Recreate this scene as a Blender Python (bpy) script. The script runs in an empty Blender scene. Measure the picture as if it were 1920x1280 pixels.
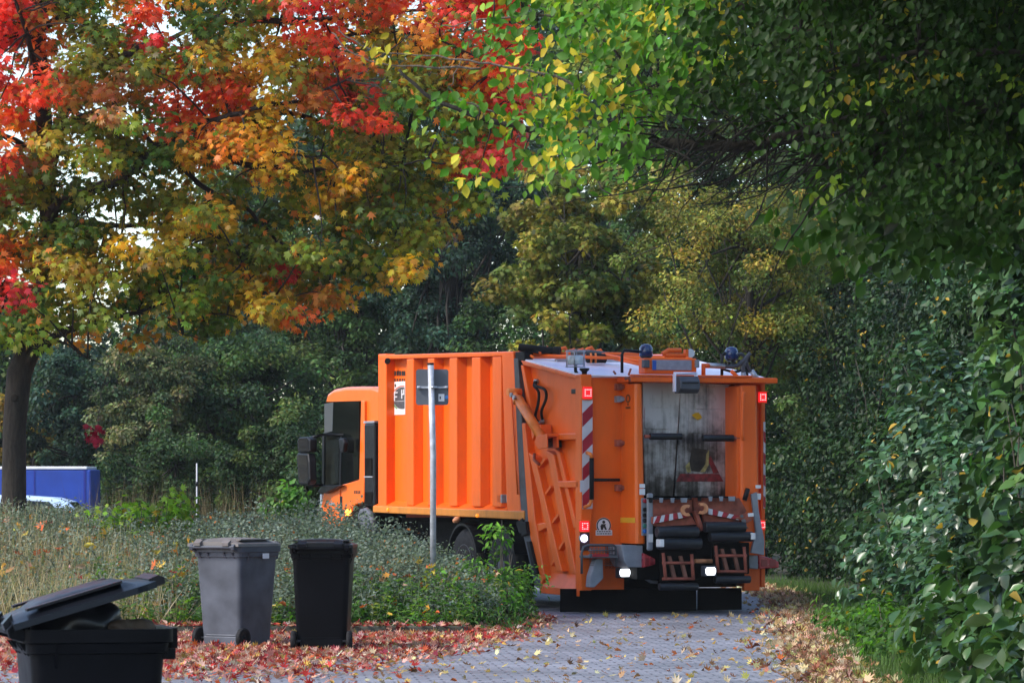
import bpy, bmesh, math, random
import numpy as np
from mathutils import Vector, Matrix

random.seed(11)
rng = np.random.default_rng(11)
scene = bpy.context.scene
COL = scene.collection
R = math.radians

# ------------------------------------------------------------------ camera
F = 7500.0          # focal length in pixels of the 1920-wide frame
HZ = 905.0          # pixel row of the horizon
EYE = 1.6
cam_d = bpy.data.cameras.new('camera')
cam = bpy.data.objects.new('camera', cam_d)
COL.objects.link(cam)
cam.location = (0, 0, EYE)
cam.rotation_euler = (R(90), 0, 0)
cam_d.sensor_width = 36.0
cam_d.lens = 36.0 * F / 1920.0
cam_d.shift_y = (HZ - 640.0) / 1920.0
cam_d.clip_start = 0.1
cam_d.clip_end = 3000
cam_d.dof.use_dof = True
cam_d.dof.focus_distance = 47.0
cam_d.dof.aperture_fstop = 16.0
scene.camera = cam

# ------------------------------------------------------------------ light
SUN_DIR = Vector((-0.66, -0.30, 0.69)).normalized()      # towards the sun
world = bpy.data.worlds.new('World')
scene.world = world
world.use_nodes = True
wn = world.node_tree.nodes
wl = world.node_tree.links
for n in list(wn):
    wn.remove(n)
sky_t = wn.new('ShaderNodeTexSky')
sky_t.sky_type = 'NISHITA'
sky_t.sun_disc = False
sky_t.sun_elevation = math.asin(SUN_DIR.z)
sky_t.sun_rotation = math.atan2(SUN_DIR.x, SUN_DIR.y)
sky_t.air_density = 1.0
sky_t.dust_density = 1.0
sky_t.ozone_density = 1.0
bg = wn.new('ShaderNodeBackground')
bg.inputs[1].default_value = 0.15
wo = wn.new('ShaderNodeOutputWorld')
wl.new(sky_t.outputs[0], bg.inputs[0])
wl.new(bg.outputs[0], wo.inputs[0])
sun_d = bpy.data.lights.new('sun', 'SUN')
sun_d.energy = 2.3
sun_d.angle = R(12)
sun_d.color = (1.0, 0.94, 0.86)
sun = bpy.data.objects.new('sun', sun_d)
COL.objects.link(sun)
sun.location = (-10, -10, 20)
sun.rotation_euler = (-SUN_DIR).to_track_quat('-Z', 'Y').to_euler()
scene.view_settings.view_transform = 'Standard'
scene.view_settings.look = 'None'
scene.view_settings.exposure = 1.05
scene.view_settings.gamma = 1.0

# ------------------------------------------------------------------ helpers
def at(px, py, Y):
    return Vector(((px - 960.0) / F * Y, Y, EYE + (HZ - py) / F * Y))

def tag(o, label=None, cat=None, group=None, kind=None):
    if label: o['label'] = label
    if cat: o['category'] = cat
    if group: o['group'] = group
    if kind: o['kind'] = kind
    return o

def empty(name, loc, rz=0, rx=0):
    o = bpy.data.objects.new(name, None)
    o.empty_display_size = 0.2
    o.location = loc
    o.rotation_euler = (rx, 0, rz)
    COL.objects.link(o)
    return o

def link(name, me, mats, parent=None):
    for m in (mats if isinstance(mats, (list, tuple)) else [mats]):
        me.materials.append(m)
    o = bpy.data.objects.new(name, me)
    COL.objects.link(o)
    if parent is not None:
        o.parent = parent
    return o

class MB:
    """collects polygons; build() links them as one mesh object"""
    def __init__(s):
        s.v = []; s.f = []; s.m = []; s.sm = []
    def poly(s, pts, m=0, sm=False):
        i = len(s.v)
        s.v += [tuple(p) for p in pts]
        s.f.append(tuple(range(i, i + len(pts)))); s.m.append(m); s.sm.append(sm)
        return s
    def box(s, x0, x1, y0, y1, z0, z1, m=0):
        i = len(s.v)
        s.v += [(x0,y0,z0),(x1,y0,z0),(x1,y1,z0),(x0,y1,z0),(x0,y0,z1),(x1,y0,z1),(x1,y1,z1),(x0,y1,z1)]
        for q in ((0,3,2,1),(4,5,6,7),(0,1,5,4),(1,2,6,5),(2,3,7,6),(3,0,4,7)):
            s.f.append(tuple(i + k for k in q)); s.m.append(m); s.sm.append(False)
        return s
    def prism(s, a, b, m=0, sm=False):
        """a, b: matching outlines of 3-D points"""
        i = len(s.v); n = len(a)
        s.v += [tuple(p) for p in a] + [tuple(p) for p in b]
        s.f.append(tuple(i + k for k in range(n))[::-1]); s.m.append(m); s.sm.append(False)
        s.f.append(tuple(i + n + k for k in range(n))); s.m.append(m); s.sm.append(False)
        for k in range(n):
            j = (k + 1) % n
            s.f.append((i + k, i + j, i + n + j, i + n + k)); s.m.append(m); s.sm.append(sm)
        return s
    def prism_x(s, yz, x0, x1, m=0, sm=False):
        return s.prism([(x0, y, z) for y, z in yz], [(x1, y, z) for y, z in yz], m, sm)
    def prism_y(s, xz, y0, y1, m=0, sm=False):
        return s.prism([(x, y0, z) for x, z in xz], [(x, y1, z) for x, z in xz], m, sm)
    def prism_z(s, xy, z0, z1, m=0, sm=False):
        return s.prism([(x, y, z0) for x, y in xy], [(x, y, z1) for x, y in xy], m, sm)
    def tube(s, path, r, n=8, m=0, caps=True, sm=True):
        path = [Vector(p) for p in path]
        k = len(path)
        rr = r if isinstance(r, (list, tuple)) else [r] * k
        base = len(s.v)
        up = None
        for j in range(k):
            t = (path[min(j + 1, k - 1)] - path[max(j - 1, 0)])
            if t.length < 1e-9: t = Vector((0, 0, 1))
            t.normalize()
            if up is None:
                up = Vector((0, 0, 1)) if abs(t.z) < 0.9 else Vector((1, 0, 0))
            u = t.cross(up)
            if u.length < 1e-6: u = t.orthogonal()
            u.normalize(); w = u.cross(t); up = w
            for q in range(n):
                a = 2 * math.pi * q / n
                s.v.append(tuple(path[j] + rr[j] * (math.cos(a) * u + math.sin(a) * w)))
        for j in range(k - 1):
            for q in range(n):
                q2 = (q + 1) % n
                s.f.append((base + j*n + q, base + j*n + q2, base + (j+1)*n + q2, base + (j+1)*n + q)); s.m.append(m); s.sm.append(sm)
        if caps:
            s.f.append(tuple(base + q for q in range(n))[::-1]); s.m.append(m); s.sm.append(False)
            s.f.append(tuple(base + (k-1)*n + q for q in range(n))); s.m.append(m); s.sm.append(False)
        return s
    def cyl(s, a, b, r, n=16, m=0):
        return s.tube([a, b], r, n, m)
    def lathe(s, c, axis, prof, n=24, m=0, sm=True):
        """prof: (offset along axis, radius)"""
        c = Vector(c); axis = Vector(axis).normalized()
        u = axis.orthogonal().normalized(); w = axis.cross(u)
        base = len(s.v); k = len(prof)
        for (h, r) in prof:
            for q in range(n):
                a = 2*math.pi*q/n
                s.v.append(tuple(c + axis*h + r*(math.cos(a)*u + math.sin(a)*w)))
        for j in range(k-1):
            for q in range(n):
                q2 = (q+1) % n
                s.f.append((base+j*n+q, base+j*n+q2, base+(j+1)*n+q2, base+(j+1)*n+q)); s.m.append(m); s.sm.append(sm)
        s.f.append(tuple(base+q for q in range(n))[::-1]); s.m.append(m); s.sm.append(False)
        s.f.append(tuple(base+(k-1)*n+q for q in range(n))); s.m.append(m); s.sm.append(False)
        return s
    def build(s, name, mats, parent=None, bevel=0, seg=2, fix=True):
        me = bpy.data.meshes.new(name)
        me.from_pydata(s.v, [], s.f)
        me.polygons.foreach_set('material_index', s.m)
        me.polygons.foreach_set('use_smooth', s.sm)
        if fix:
            bm = bmesh.new(); bm.from_mesh(me)
            bmesh.ops.recalc_face_normals(bm, faces=bm.faces)
            bm.to_mesh(me); bm.free()
        me.update()
        o = link(name, me, mats, parent)
        if bevel:
            b = o.modifiers.new('bevel', 'BEVEL')
            b.width = bevel; b.segments = seg; b.limit_method = 'ANGLE'; b.angle_limit = R(35)
            b.harden_normals = False
        return o

# ------------------------------------------------------------------ materials
def new_mat(name):
    m = bpy.data.materials.new(name)
    m.use_nodes = True
    nt = m.node_tree
    p = nt.nodes['Principled BSDF']
    return m, nt, p

def plain(name, col, rough=0.5, metal=0.0, spec=0.5, var=0.12, scale=6.0, bump=0.0, coat=0.0):
    """a base colour broken up by two scales of noise, with matching roughness"""
    m, nt, p = new_mat(name)
    N, L = nt.nodes, nt.links
    tc = N.new('ShaderNodeTexCoord')
    n1 = N.new('ShaderNodeTexNoise'); n1.inputs['Scale'].default_value = scale; n1.inputs['Detail'].default_value = 6
    L.new(tc.outputs['Object'], n1.inputs['Vector'])
    r = N.new('ShaderNodeValToRGB')
    c = col
    r.color_ramp.elements[0].position = 0.3; r.color_ramp.elements[1].position = 0.7
    r.color_ramp.elements[0].color = (c[0]*(1-var), c[1]*(1-var), c[2]*(1-var), 1)
    r.color_ramp.elements[1].color = (min(1,c[0]*(1+var)), min(1,c[1]*(1+var)), min(1,c[2]*(1+var)), 1)
    L.new(n1.outputs[0], r.inputs[0]); L.new(r.outputs[0], p.inputs['Base Color'])
    mr = N.new('ShaderNodeMapRange'); mr.inputs['To Min'].default_value = max(0.02, rough-0.1); mr.inputs['To Max'].default_value = min(1, rough+0.12)
    n2 = N.new('ShaderNodeTexNoise'); n2.inputs['Scale'].default_value = scale*2.3
    L.new(tc.outputs['Object'], n2.inputs['Vector'])
    L.new(n2.outputs[0], mr.inputs[0]); L.new(mr.outputs[0], p.inputs['Roughness'])
    p.inputs['Metallic'].default_value = metal
    p.inputs['Specular IOR Level'].default_value = spec
    if coat: p.inputs['Coat Weight'].default_value = coat; p.inputs['Coat Roughness'].default_value = 0.15
    if bump:
        b = N.new('ShaderNodeBump'); b.inputs['Strength'].default_value = bump; b.inputs['Distance'].default_value = 0.01
        L.new(n2.outputs[0], b.inputs['Height']); L.new(b.outputs[0], p.inputs['Normal'])
    return m

def emit(name, col, strength, base=(0.1,0.1,0.1)):
    m, nt, p = new_mat(name)
    p.inputs['Base Color'].default_value = (*base, 1)
    p.inputs['Emission Color'].default_value = (*col, 1)
    p.inputs['Emission Strength'].default_value = strength
    p.inputs['Roughness'].default_value = 0.3
    return m

def paint(name, col, dirtcol=(0.10,0.055,0.03), dirt=0.35, rough=0.36, coat=0.14):
    """vehicle paint with vertical run marks, road film and scuffs"""
    m, nt, p = new_mat(name)
    N, L = nt.nodes, nt.links
    tc = N.new('ShaderNodeTexCoord')
    mp = N.new('ShaderNodeMapping'); mp.inputs['Scale'].default_value = (2.6, 2.6, 0.7)
    L.new(tc.outputs['Object'], mp.inputs['Vector'])
    streak = N.new('ShaderNodeTexNoise'); streak.inputs['Scale'].default_value = 1.6; streak.inputs['Detail'].default_value = 8; streak.inputs['Roughness'].default_value = 0.65
    L.new(mp.outputs[0], streak.inputs['Vector'])
    blot = N.new('ShaderNodeTexNoise'); blot.inputs['Scale'].default_value = 1.1; blot.inputs['Detail'].default_value = 7
    L.new(tc.outputs['Object'], blot.inputs['Vector'])
    mul = N.new('ShaderNodeMath'); mul.operation = 'MULTIPLY'
    L.new(streak.outputs[0], mul.inputs[0]); L.new(blot.outputs[0], mul.inputs[1])
    mr = N.new('ShaderNodeMapRange'); mr.inputs['From Min'].default_value = 0.18; mr.inputs['From Max'].default_value = 0.42
    mr.inputs['To Min'].default_value = 0.0; mr.inputs['To Max'].default_value = dirt
    L.new(mul.outputs[0], mr.inputs[0])
    fade = N.new('ShaderNodeMix'); fade.data_type = 'RGBA'
    fade.inputs['A'].default_value = (*col, 1)
    fade.inputs['B'].default_value = (min(1, col[0]*1.02), min(1, col[1]*1.42), col[2]*2.0 + 0.006, 1)
    L.new(blot.outputs[0], fade.inputs['Factor'])
    mx = N.new('ShaderNodeMix'); mx.data_type = 'RGBA'
    L.new(fade.outputs['Result'], mx.inputs['A']); mx.inputs['B'].default_value = (*dirtcol, 1)
    L.new(mr.outputs[0], mx.inputs['Factor'])
    L.new(mx.outputs['Result'], p.inputs['Base Color'])
    rr = N.new('ShaderNodeMapRange'); rr.inputs['To Min'].default_value = rough; rr.inputs['To Max'].default_value = rough + 0.35
    L.new(mul.outputs[0], rr.inputs[0]); L.new(rr.outputs[0], p.inputs['Roughness'])
    p.inputs['Coat Weight'].default_value = coat
    p.inputs['Specular IOR Level'].default_value = 0.3
    p.inputs['Coat Roughness'].default_value = 0.18
    b = N.new('ShaderNodeBump'); b.inputs['Strength'].default_value = 0.22; b.inputs['Distance'].default_value = 0.03
    L.new(blot.outputs[0], b.inputs['Height']); L.new(b.outputs[0], p.inputs['Normal'])
    return m

def leaf_mat(name, rough=0.5, trans=0.35, spec=0.35, tint=(1.0, 1.0, 0.6)):
    m, nt, p = new_mat(name)
    N, L = nt.nodes, nt.links
    a = N.new('ShaderNodeAttribute'); a.attribute_name = 'Col'
    L.new(a.outputs['Color'], p.inputs['Base Color'])
    p.inputs['Roughness'].default_value = rough
    p.inputs['Specular IOR Level'].default_value = spec
    t = N.new('ShaderNodeBsdfTranslucent')
    tm = N.new('ShaderNodeMix'); tm.data_type = 'RGBA'; tm.blend_type = 'MULTIPLY'; tm.inputs['Factor'].default_value = 1
    tm.inputs['B'].default_value = (1.5*tint[0], 1.5*tint[1], 1.5*tint[2], 1)
    L.new(a.outputs['Color'], tm.inputs['A']); L.new(tm.outputs['Result'], t.inputs['Color'])
    mx = N.new('ShaderNodeMixShader'); mx.inputs[0].default_value = trans
    L.new(p.outputs[0], mx.inputs[1]); L.new(t.outputs[0], mx.inputs[2])
    L.new(mx.outputs[0], N['Material Output'].inputs['Surface'])
    return m

def bark(name, col, scale=9.0):
    m, nt, p = new_mat(name)
    N, L = nt.nodes, nt.links
    tc = N.new('ShaderNodeTexCoord')
    mp = N.new('ShaderNodeMapping'); mp.inputs['Scale'].default_value = (scale, scale, scale*0.25)
    L.new(tc.outputs['Object'], mp.inputs['Vector'])
    n1 = N.new('ShaderNodeTexNoise'); n1.inputs['Scale'].default_value = 2.5; n1.inputs['Detail'].default_value = 9; n1.inputs['Roughness'].default_value = 0.7
    L.new(mp.outputs[0], n1.inputs['Vector'])
    r = N.new('ShaderNodeValToRGB')
    r.color_ramp.elements[0].position = 0.35; r.color_ramp.elements[1].position = 0.68
    r.color_ramp.elements[0].color = (col[0]*0.4, col[1]*0.4, col[2]*0.4, 1)
    r.color_ramp.elements[1].color = (col[0]*1.5, col[1]*1.5, col[2]*1.4, 1)
    L.new(n1.outputs[0], r.inputs[0]); L.new(r.outputs[0], p.inputs['Base Color'])
    p.inputs['Roughness'].default_value = 0.9
    b = N.new('ShaderNodeBump'); b.inputs['Strength'].default_value = 0.8; b.inputs['Distance'].default_value = 0.03
    L.new(n1.outputs[0], b.inputs['Height']); L.new(b.outputs[0], p.inputs['Normal'])
    return m

ORANGE = paint('orange_paint', (0.88, 0.115, 0.002), dirt=.24, coat=.22)
CABPAINT = paint('cab_paint', (0.86, 0.125, 0.003), dirt=.06, rough=.22, coat=.7)
ORANGE_OLD = paint('worn_orange_paint', (0.88, 0.115, 0.008), dirt=0.24, rough=0.42, coat=0.1)
GLAREPAINT = paint('roof_glare_paint', (0.86, 0.78, 0.72), dirt=0.12, rough=0.4, coat=0.3)  # near-white colour stands in for sky glare on the orange roof
LEDGE = paint('ledge_paint', (0.62, 0.19, 0.02), dirt=0.5, rough=0.45)
BLACKPL = plain('black_plastic', (0.007, 0.0075, 0.010), 0.42, spec=.3, var=0.3)
RUBBER = plain('rubber', (0.010, 0.010, 0.012), 0.75, spec=.25, var=0.3, scale=20, bump=0.3)
BLACKMET = plain('black_steel', (0.007, 0.007, 0.008), 0.6, spec=.2, var=0.4)
ROLLER = plain('roller_rubber', (0.010, 0.012, 0.017), 0.42, var=0.4, scale=12)
DARK = plain('underside_grime', (0.006, 0.0055, 0.005), 0.9, spec=.1, var=0.4)
GREYMET = plain('galvanised_steel', (0.42, 0.44, 0.48), 0.45, metal=0.7, var=0.2, scale=14)
GREYPNT = plain('grey_paint', (0.24, 0.26, 0.30), 0.5, var=0.2)
SEALGREY = plain('seal_grey', (0.06, 0.065, 0.08), 0.6, var=0.3)
WHITE = plain('white_paint', (0.75, 0.75, 0.76), 0.4, var=0.06)
STRIPEWHITE = plain('reflective_white', (0.62, 0.62, 0.66), 0.4, var=0.12)
RED = plain('reflective_red', (0.38, 0.012, 0.03), 0.4, var=0.15)
REDLENS = plain('red_lens', (0.36, 0.015, 0.03), 0.25, var=0.15, coat=0.4)
YELLOW = plain('reflective_yellow', (0.75, 0.42, 0.02), 0.45, var=0.1)
BLUELENS = plain('blue_lens', (0.006, 0.025, 0.11), 0.15, var=0.1, coat=0.5)
DARKBLUE = plain('dark_blue_cap', (0.010, 0.016, 0.035), 0.35, var=0.2)
CLEARLENS = plain('clear_lens', (0.55, 0.62, 0.68), 0.15, var=0.1)
LED = emit('lit_red_led', (1.0, 0.32, 0.34), 1.5, (0.4, 0.02, 0.03))
REDGLOW = emit('lit_red_lens', (1.0, 0.015, 0.02), 0.45, (0.5, 0.01, 0.02))
LAMPON = emit('lit_white_lamp', (0.92, 0.95, 1.0), 4.0, (0.8, 0.8, 0.8))
VIOLETLED = emit('lit_violet_lamp', (0.85, 0.72, 1.0), 5.0, (0.8, 0.8, 0.8))
AMBER = emit('lit_amber_lamp', (1.0, 0.36, 0.02), 6.0, (0.7, 0.2, 0.02))
AMBERDIM = emit('amber_lens', (1.0, 0.3, 0.02), 0.5, (0.7, 0.2, 0.02))
STEP = plain('dull_step_steel', (0.12, 0.12, 0.13), 0.5, metal=0.5, var=0.3)
BRASSY = plain('pale_hook_paint', (0.62, 0.26, 0.12), 0.5, var=0.25, scale=15)
TOOLRED = plain('rusty_red_paint', (0.30, 0.075, 0.045), 0.65, var=0.45, scale=9)
BRASS = plain('cylinder_orange', (0.78, 0.20, 0.025), 0.4, var=0.2)
EUBLUE = plain('plate_blue', (0.03, 0.10, 0.42), 0.4)
PLATE = plain('blurred_plate', (0.27, 0.27, 0.33), 0.4, var=0.15, scale=18)
INK = plain('dark_ink', (0.02, 0.018, 0.016), 0.6)

def glass(name, tint=(0.03,0.04,0.045), see=0.25):
    m, nt, p = new_mat(name)
    N, L = nt.nodes, nt.links
    p.inputs['Base Color'].default_value = (*tint, 1)
    p.inputs['Roughness'].default_value = 0.04
    p.inputs['Specular IOR Level'].default_value = 0.12
    t = N.new('ShaderNodeBsdfTransparent'); t.inputs[0].default_value = (0.6, 0.68, 0.66, 1)
    mx = N.new('ShaderNodeMixShader'); mx.inputs[0].default_value = see
    L.new(p.outputs[0], mx.inputs[1]); L.new(t.outputs[0], mx.inputs[2])
    L.new(mx.outputs[0], N['Material Output'].inputs['Surface'])
    return m
GLASS = glass('tinted_glass', (0.004, 0.006, 0.006), 0.06)

def hopper_mat():
    m, nt, p = new_mat('scuffed_hopper_steel')
    N, L = nt.nodes, nt.links
    tc = N.new('ShaderNodeTexCoord')
    n1 = N.new('ShaderNodeTexNoise'); n1.inputs['Scale'].default_value = 2.2; n1.inputs['Detail'].default_value = 7; n1.inputs['Roughness'].default_value = 0.6
    L.new(tc.outputs['Object'], n1.inputs['Vector'])
    mp = N.new('ShaderNodeMapping'); mp.inputs['Scale'].default_value = (14, 14, 1.0)
    L.new(tc.outputs['Object'], mp.inputs['Vector'])
    n2 = N.new('ShaderNodeTexNoise'); n2.inputs['Scale'].default_value = 1.5; n2.inputs['Detail'].default_value = 5
    L.new(mp.outputs[0], n2.inputs['Vector'])
    ad = N.new('ShaderNodeMath'); ad.operation = 'MULTIPLY_ADD'; ad.inputs[1].default_value = 0.35
    L.new(n2.outputs[0], ad.inputs[0]); L.new(n1.outputs[0], ad.inputs[2])
    # the plates are brighter towards the top and darker low down
    sx = N.new('ShaderNodeSeparateXYZ'); L.new(tc.outputs['Object'], sx.inputs[0])
    zr = N.new('ShaderNodeMapRange'); zr.inputs['From Min'].default_value = 1.4; zr.inputs['From Max'].default_value = 2.9
    zr.inputs['To Min'].default_value = -0.22; zr.inputs['To Max'].default_value = 0.12
    L.new(sx.outputs['Z'], zr.inputs[0])
    ad2 = N.new('ShaderNodeMath'); L.new(ad.outputs[0], ad2.inputs[0]); L.new(zr.outputs[0], ad2.inputs[1])
    r = N.new('ShaderNodeValToRGB')
    e = r.color_ramp.elements
    e[0].position = 0.36; e[0].color = (0.014, 0.011, 0.009, 1)
    e[1].position = 0.74; e[1].color = (0.66, 0.64, 0.66, 1)
    x = e.new(0.48); x.color = (0.09, 0.08, 0.076, 1)
    L.new(ad2.outputs[0], r.inputs[0]); L.new(r.outputs[0], p.inputs['Base Color'])
    p.inputs['Metallic'].default_value = 0.55
    p.inputs['Roughness'].default_value = 0.40
    b = N.new('ShaderNodeBump'); b.inputs['Strength'].default_value = 0.15; b.inputs['Distance'].default_value = 0.03
    L.new(n1.outputs[0], b.inputs['Height']); L.new(b.outputs[0], p.inputs['Normal'])
    return m
HOPPER = hopper_mat()
# ------------------------------------------------------------------ garbage truck
# local axes: x across (0 = left flank), y forward (0 = rear face), z up
YAW = R(22); CA, SA = math.cos(YAW), math.sin(YAW); PITCH = R(0.9)
TX, TY = 0.836, 49.0
truck = empty('garbage_truck', (TX, TY, 0), YAW)
tag(truck, 'large orange refuse lorry seen from behind, tail lamps lit, driving off along the paved lane', 'garbage truck')

def side(px, py, v=0.0):
    """length and height on the flank plane x = v, from the measured photograph"""
    k = (px - 960) / F
    l = (TX + v*CA - k*(TY + v*SA)) / (SA + k*CA)
    z = EYE + (HZ - py) / F * (TY + v*SA + l*CA)
    return l, z
def rear(px, py, l=0.0):
    k = (px - 960) / F
    v = (k*(TY + l*CA) - TX + l*SA) / (CA - k*SA)
    z = EYE + (HZ - py) / F * (TY + v*SA + l*CA)
    return v, z
def s1(zx, zy, v=0.0): return side(940 + .4376*zx, 620 + .4376*zy, v)
def s2(zx, zy, v=0.0): return side(540 + .4376*zx, 620 + .4376*zy, v)
def r1(zx, zy, l=0.0): return rear(940 + .4376*zx, 620 + .4376*zy, l)
def r4(zx, zy, l=0.0): return rear(1180 + .2344*zx, 880 + .2344*zy, l)

W = 2.5
def P3(v, lz): return (v, lz[0], lz[1])

# ---- load body
sheet_v = 0.13
tfr = side(712, 664); tre = side(962, 657); bfr = side(704, 957); bre = side(984, 972)
body_z0 = 1.16
outline = [(bfr[0], 1.26), (bre[0] + .02, 1.26), (tre[0] - .02, tre[1] - .04), (tfr[0], tfr[1] - .04)]
mb = MB()
mb.prism_x(outline, sheet_v, W - sheet_v)
container = mb.build('load_body', [ORANGE], truck)
# top rails, front and rear frames
def beam_side(lz_list, v0, v1, name, mat=ORANGE, bevel=.012):
    m = MB(); m.prism_x(lz_list, v0, v1); return m.build(name, [mat], truck, bevel)
for v0, v1 in ((-.005, .11), (W-.11, W+.005)):
    h = .07
    beam_side([(tfr[0]+.02, tfr[1]-.01), (tre[0], tre[1]-.01), (tre[0], tre[1]-h), (tfr[0]+.02, tfr[1]-h)], v0, v1, 'top_rail')
for v0, v1 in ((-.02, .131), (W-.131, W+.02)):
    l0, l1 = bfr[0]+.06, bre[0]-.02
    beam_side([(l0, 1.19), (l1, 1.135), (l1, 1.245), (l0, 1.285)], v0, v1, 'bottom_rail', LEDGE)
# sloping dirt ledge above the rail
m = MB()
l0, l1 = bfr[0]+.03, bre[0]
m.prism([(-.015, l0, 1.286), (-.015, l1, 1.247), (sheet_v+.01, l1, 1.32), (sheet_v+.01, l0, 1.36)],
        [(-.015, l0, 1.275), (-.015, l1, 1.235), (sheet_v+.01, l1, 1.235), (sheet_v+.01, l0, 1.275)])
m.build('ledge', [ORANGE], truck)
# pressed ribs (zoom-2 columns, left edge / right edge of the outer face)
def rib_at(za, zb, wl=.035, mirror=False):
    la_t = s2(za, 95)[0]; lb_t = s2(zb, 95)[0]
    m = MB()
    lo, hi = min(la_t, lb_t), max(la_t, lb_t)
    za_, zb_ = 1.29, tre[1] - .075 + (tfr[1]-tre[1])*((lo+hi)/2-tre[0])/(tfr[0]-tre[0])
    for side_ in (0, 1):
        f = (lambda x: x) if not side_ else (lambda x: W - x)
        a = [(f(.0), lo, za_), (f(.0), hi, za_), (f(sheet_v+.004), hi+wl, za_), (f(sheet_v+.004), lo-wl, za_)]
        b = [(x, l, zb_) for x, l, _ in a]
        mm = MB(); mm.prism(a, b); mm.build('side_rib', [ORANGE], truck, .012)
for za, zb in ((508, 536), (598, 624), (691, 722), (787, 822), (875, 912)):
    rib_at(za, zb)
# front post and rear frame
for v0, v1 in ((0, .14), (W-.14, W)):
    a0, a1 = s2(386, 100)[0], s2(420, 100)[0]
    beam_side([(a0, 1.27), (a1, 1.27), (a1, tfr[1]), (a0, tfr[1]+.005)], v0, v1, 'front_post')
    top_a, top_b = s2(918, 90), s2(965, 88)
    bot_a, bot_b = s2(940, 770), s2(1000, 800)
    beam_side([(bot_a[0], 1.27), (bot_b[0], 1.10), (top_b[0]-.02, top_b[1]), (top_a[0], top_a[1])], v0-.01, v1, 'rear_frame')
# roof with pipes
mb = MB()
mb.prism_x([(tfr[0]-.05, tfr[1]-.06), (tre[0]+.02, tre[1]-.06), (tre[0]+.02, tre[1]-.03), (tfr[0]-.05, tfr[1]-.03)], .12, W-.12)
mb.build('roof', [GLAREPAINT], truck)
# vent, brackets on body foot
mb = MB()
l, z = s2(940, 720, .12); mb.box(.0, .1, l-.10, l+.06, z-.05, z+.06)
l, z = s2(968, 718, .12); mb.box(.03, .1, l-.05, l+.05, z-.05, z+.05)
l, z = s2(945, 750, .12); mb.box(.05, .1, l-.03, l+.03, z-.07, z+.07)
mb.build('cable_socket', [GREYPNT], truck, .01)
l, z = s2(966, 752, .12)
MB().box(.075, .085, l-.10, l+.08, z-.09, z+.06).build('data_sticker', [WHITE], truck)
for zx, zy in ((437, 765), (820, 791)):
    l, z = s2(zx, zy)
    MB().lathe((-.02, l, z), (-1, 0, 0), [(0, .025), (.02, .025), (.03, .015)], 12).build('marker_lamp', [AMBERDIM], truck)
# hanging hook lamp under the rail
l, z = s2(738, 803)
MB().lathe((-.01, l, z), (-1, 0, -.4), [(0, .03), (.05, .045), (.1, .02)], 10).build('towing_eye', [BRASSY], truck)
# poster on the body, dark lettering strip above it
def sidequad(m, zx0, zx1, zy0, zy1, v, mi=0, t=.004):
    (a, z1), (b, z0) = s2(zx0, zy0, v), s2(zx1, zy1, v)
    m.box(v - t, v, min(a, b), max(a, b), z0, z1, mi)
pv = sheet_v - .002
po = MB(); sidequad(po, 435, 503, 220, 358, pv)
poster = po.build('poster', [WHITE], truck)
c_l, c_z = s2(490, 288, pv - .006)
def disc(m, v, cl, cz, r, clipl, t, mi, a0=0, a1=360, rin=0):
    pts = []; n = 40
    for i in range(n + 1):
        a = R(a0 + (a1 - a0) * i / n)
        pts.append((max(cl + r*math.cos(a), clipl), cz + .42*r*math.sin(a)))
    if rin:
        inner = []
        for i in range(n + 1):
            a = R(a1 + (a0 - a1) * i / n)
            inner.append((max(cl + rin*math.cos(a), clipl), cz + .42*rin*math.sin(a)))
        for i in range(n):
            q = [pts[i], pts[i+1], inner[n-1-i], inner[n-i]]
            if abs(q[0][0]-q[2][0]) + abs(q[1][0]-q[3][0]) < 1e-6: continue
            m.poly([(v, l, z) for l, z in q], mi)
    else:
        m.poly([(v, l, z) for l, z in pts], mi)
clip = s2(501, 288, pv)[0]
DISCDARK = plain('poster_dark', (0.06, 0.065, 0.075), .5, var=.5, scale=25)
GREENINK = plain('poster_green', (0.03, 0.22, 0.04), .5)
REDINK = plain('poster_red', (0.55, 0.08, 0.03), .5)
m = MB()
disc(m, pv-.007, c_l, c_z, .36, clip, 0, 0)
disc(m, pv-.009, c_l, c_z, .41, clip, 0, 1, -60, 30+0, .37)
disc(m, pv-.009, c_l, c_z, .41, clip, 0, 2, 40, 110, .38)
m.build('emblem', [DISCDARK, GREENINK, REDINK], poster, fix=False)
m = MB()
for (x0, x1, y0, y1) in ((455, 459, 262, 300), (459, 470, 262, 267), (459, 468, 280, 285), (486, 490, 252, 290), (490, 499, 268, 274), (494, 498, 250, 268)):
    sidequad(m, x0, x1, y0, y1, pv-.010, 0, .003)
for (x0, x1) in ((441, 446), (448, 454), (458, 462)):
    sidequad(m, x0, x1, 228, 240, pv-.010, 1, .003)
m.box(pv-.0095, pv-.0085, *sorted((s2(441, 228, pv)[0], s2(500, 228, pv)[0])), s2(455, 302, pv)[1], s2(455, 303.5, pv)[1], 0)
m.build('poster_marks', [STRIPEWHITE, INK], poster)
m = MB()
xs = [443, 452, 455, 463, 466, 474, 477, 485, 488, 495, 497, 502]
for i in range(0, len(xs), 2):
    m = MB(); sidequad(m, xs[i], xs[i+1], 172, 192, pv-.002, 0, .003); m.build('lettering', [INK], truck)
    if i: m = MB(); sidequad(m, xs[i], xs[i+1]-2, 205, 216, pv-.002, 0, .003); m.build('lettering', [INK], truck)
# lifting gear at the front corner of the roof
m = MB(); l, z = s2(420, 148, -.02)
m.tube([(-.02, l-.05, z+.05), (-.04, l-.12, z+.06)], .04, 10)
m.build('front_camera', [BLACKPL], truck)

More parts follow.
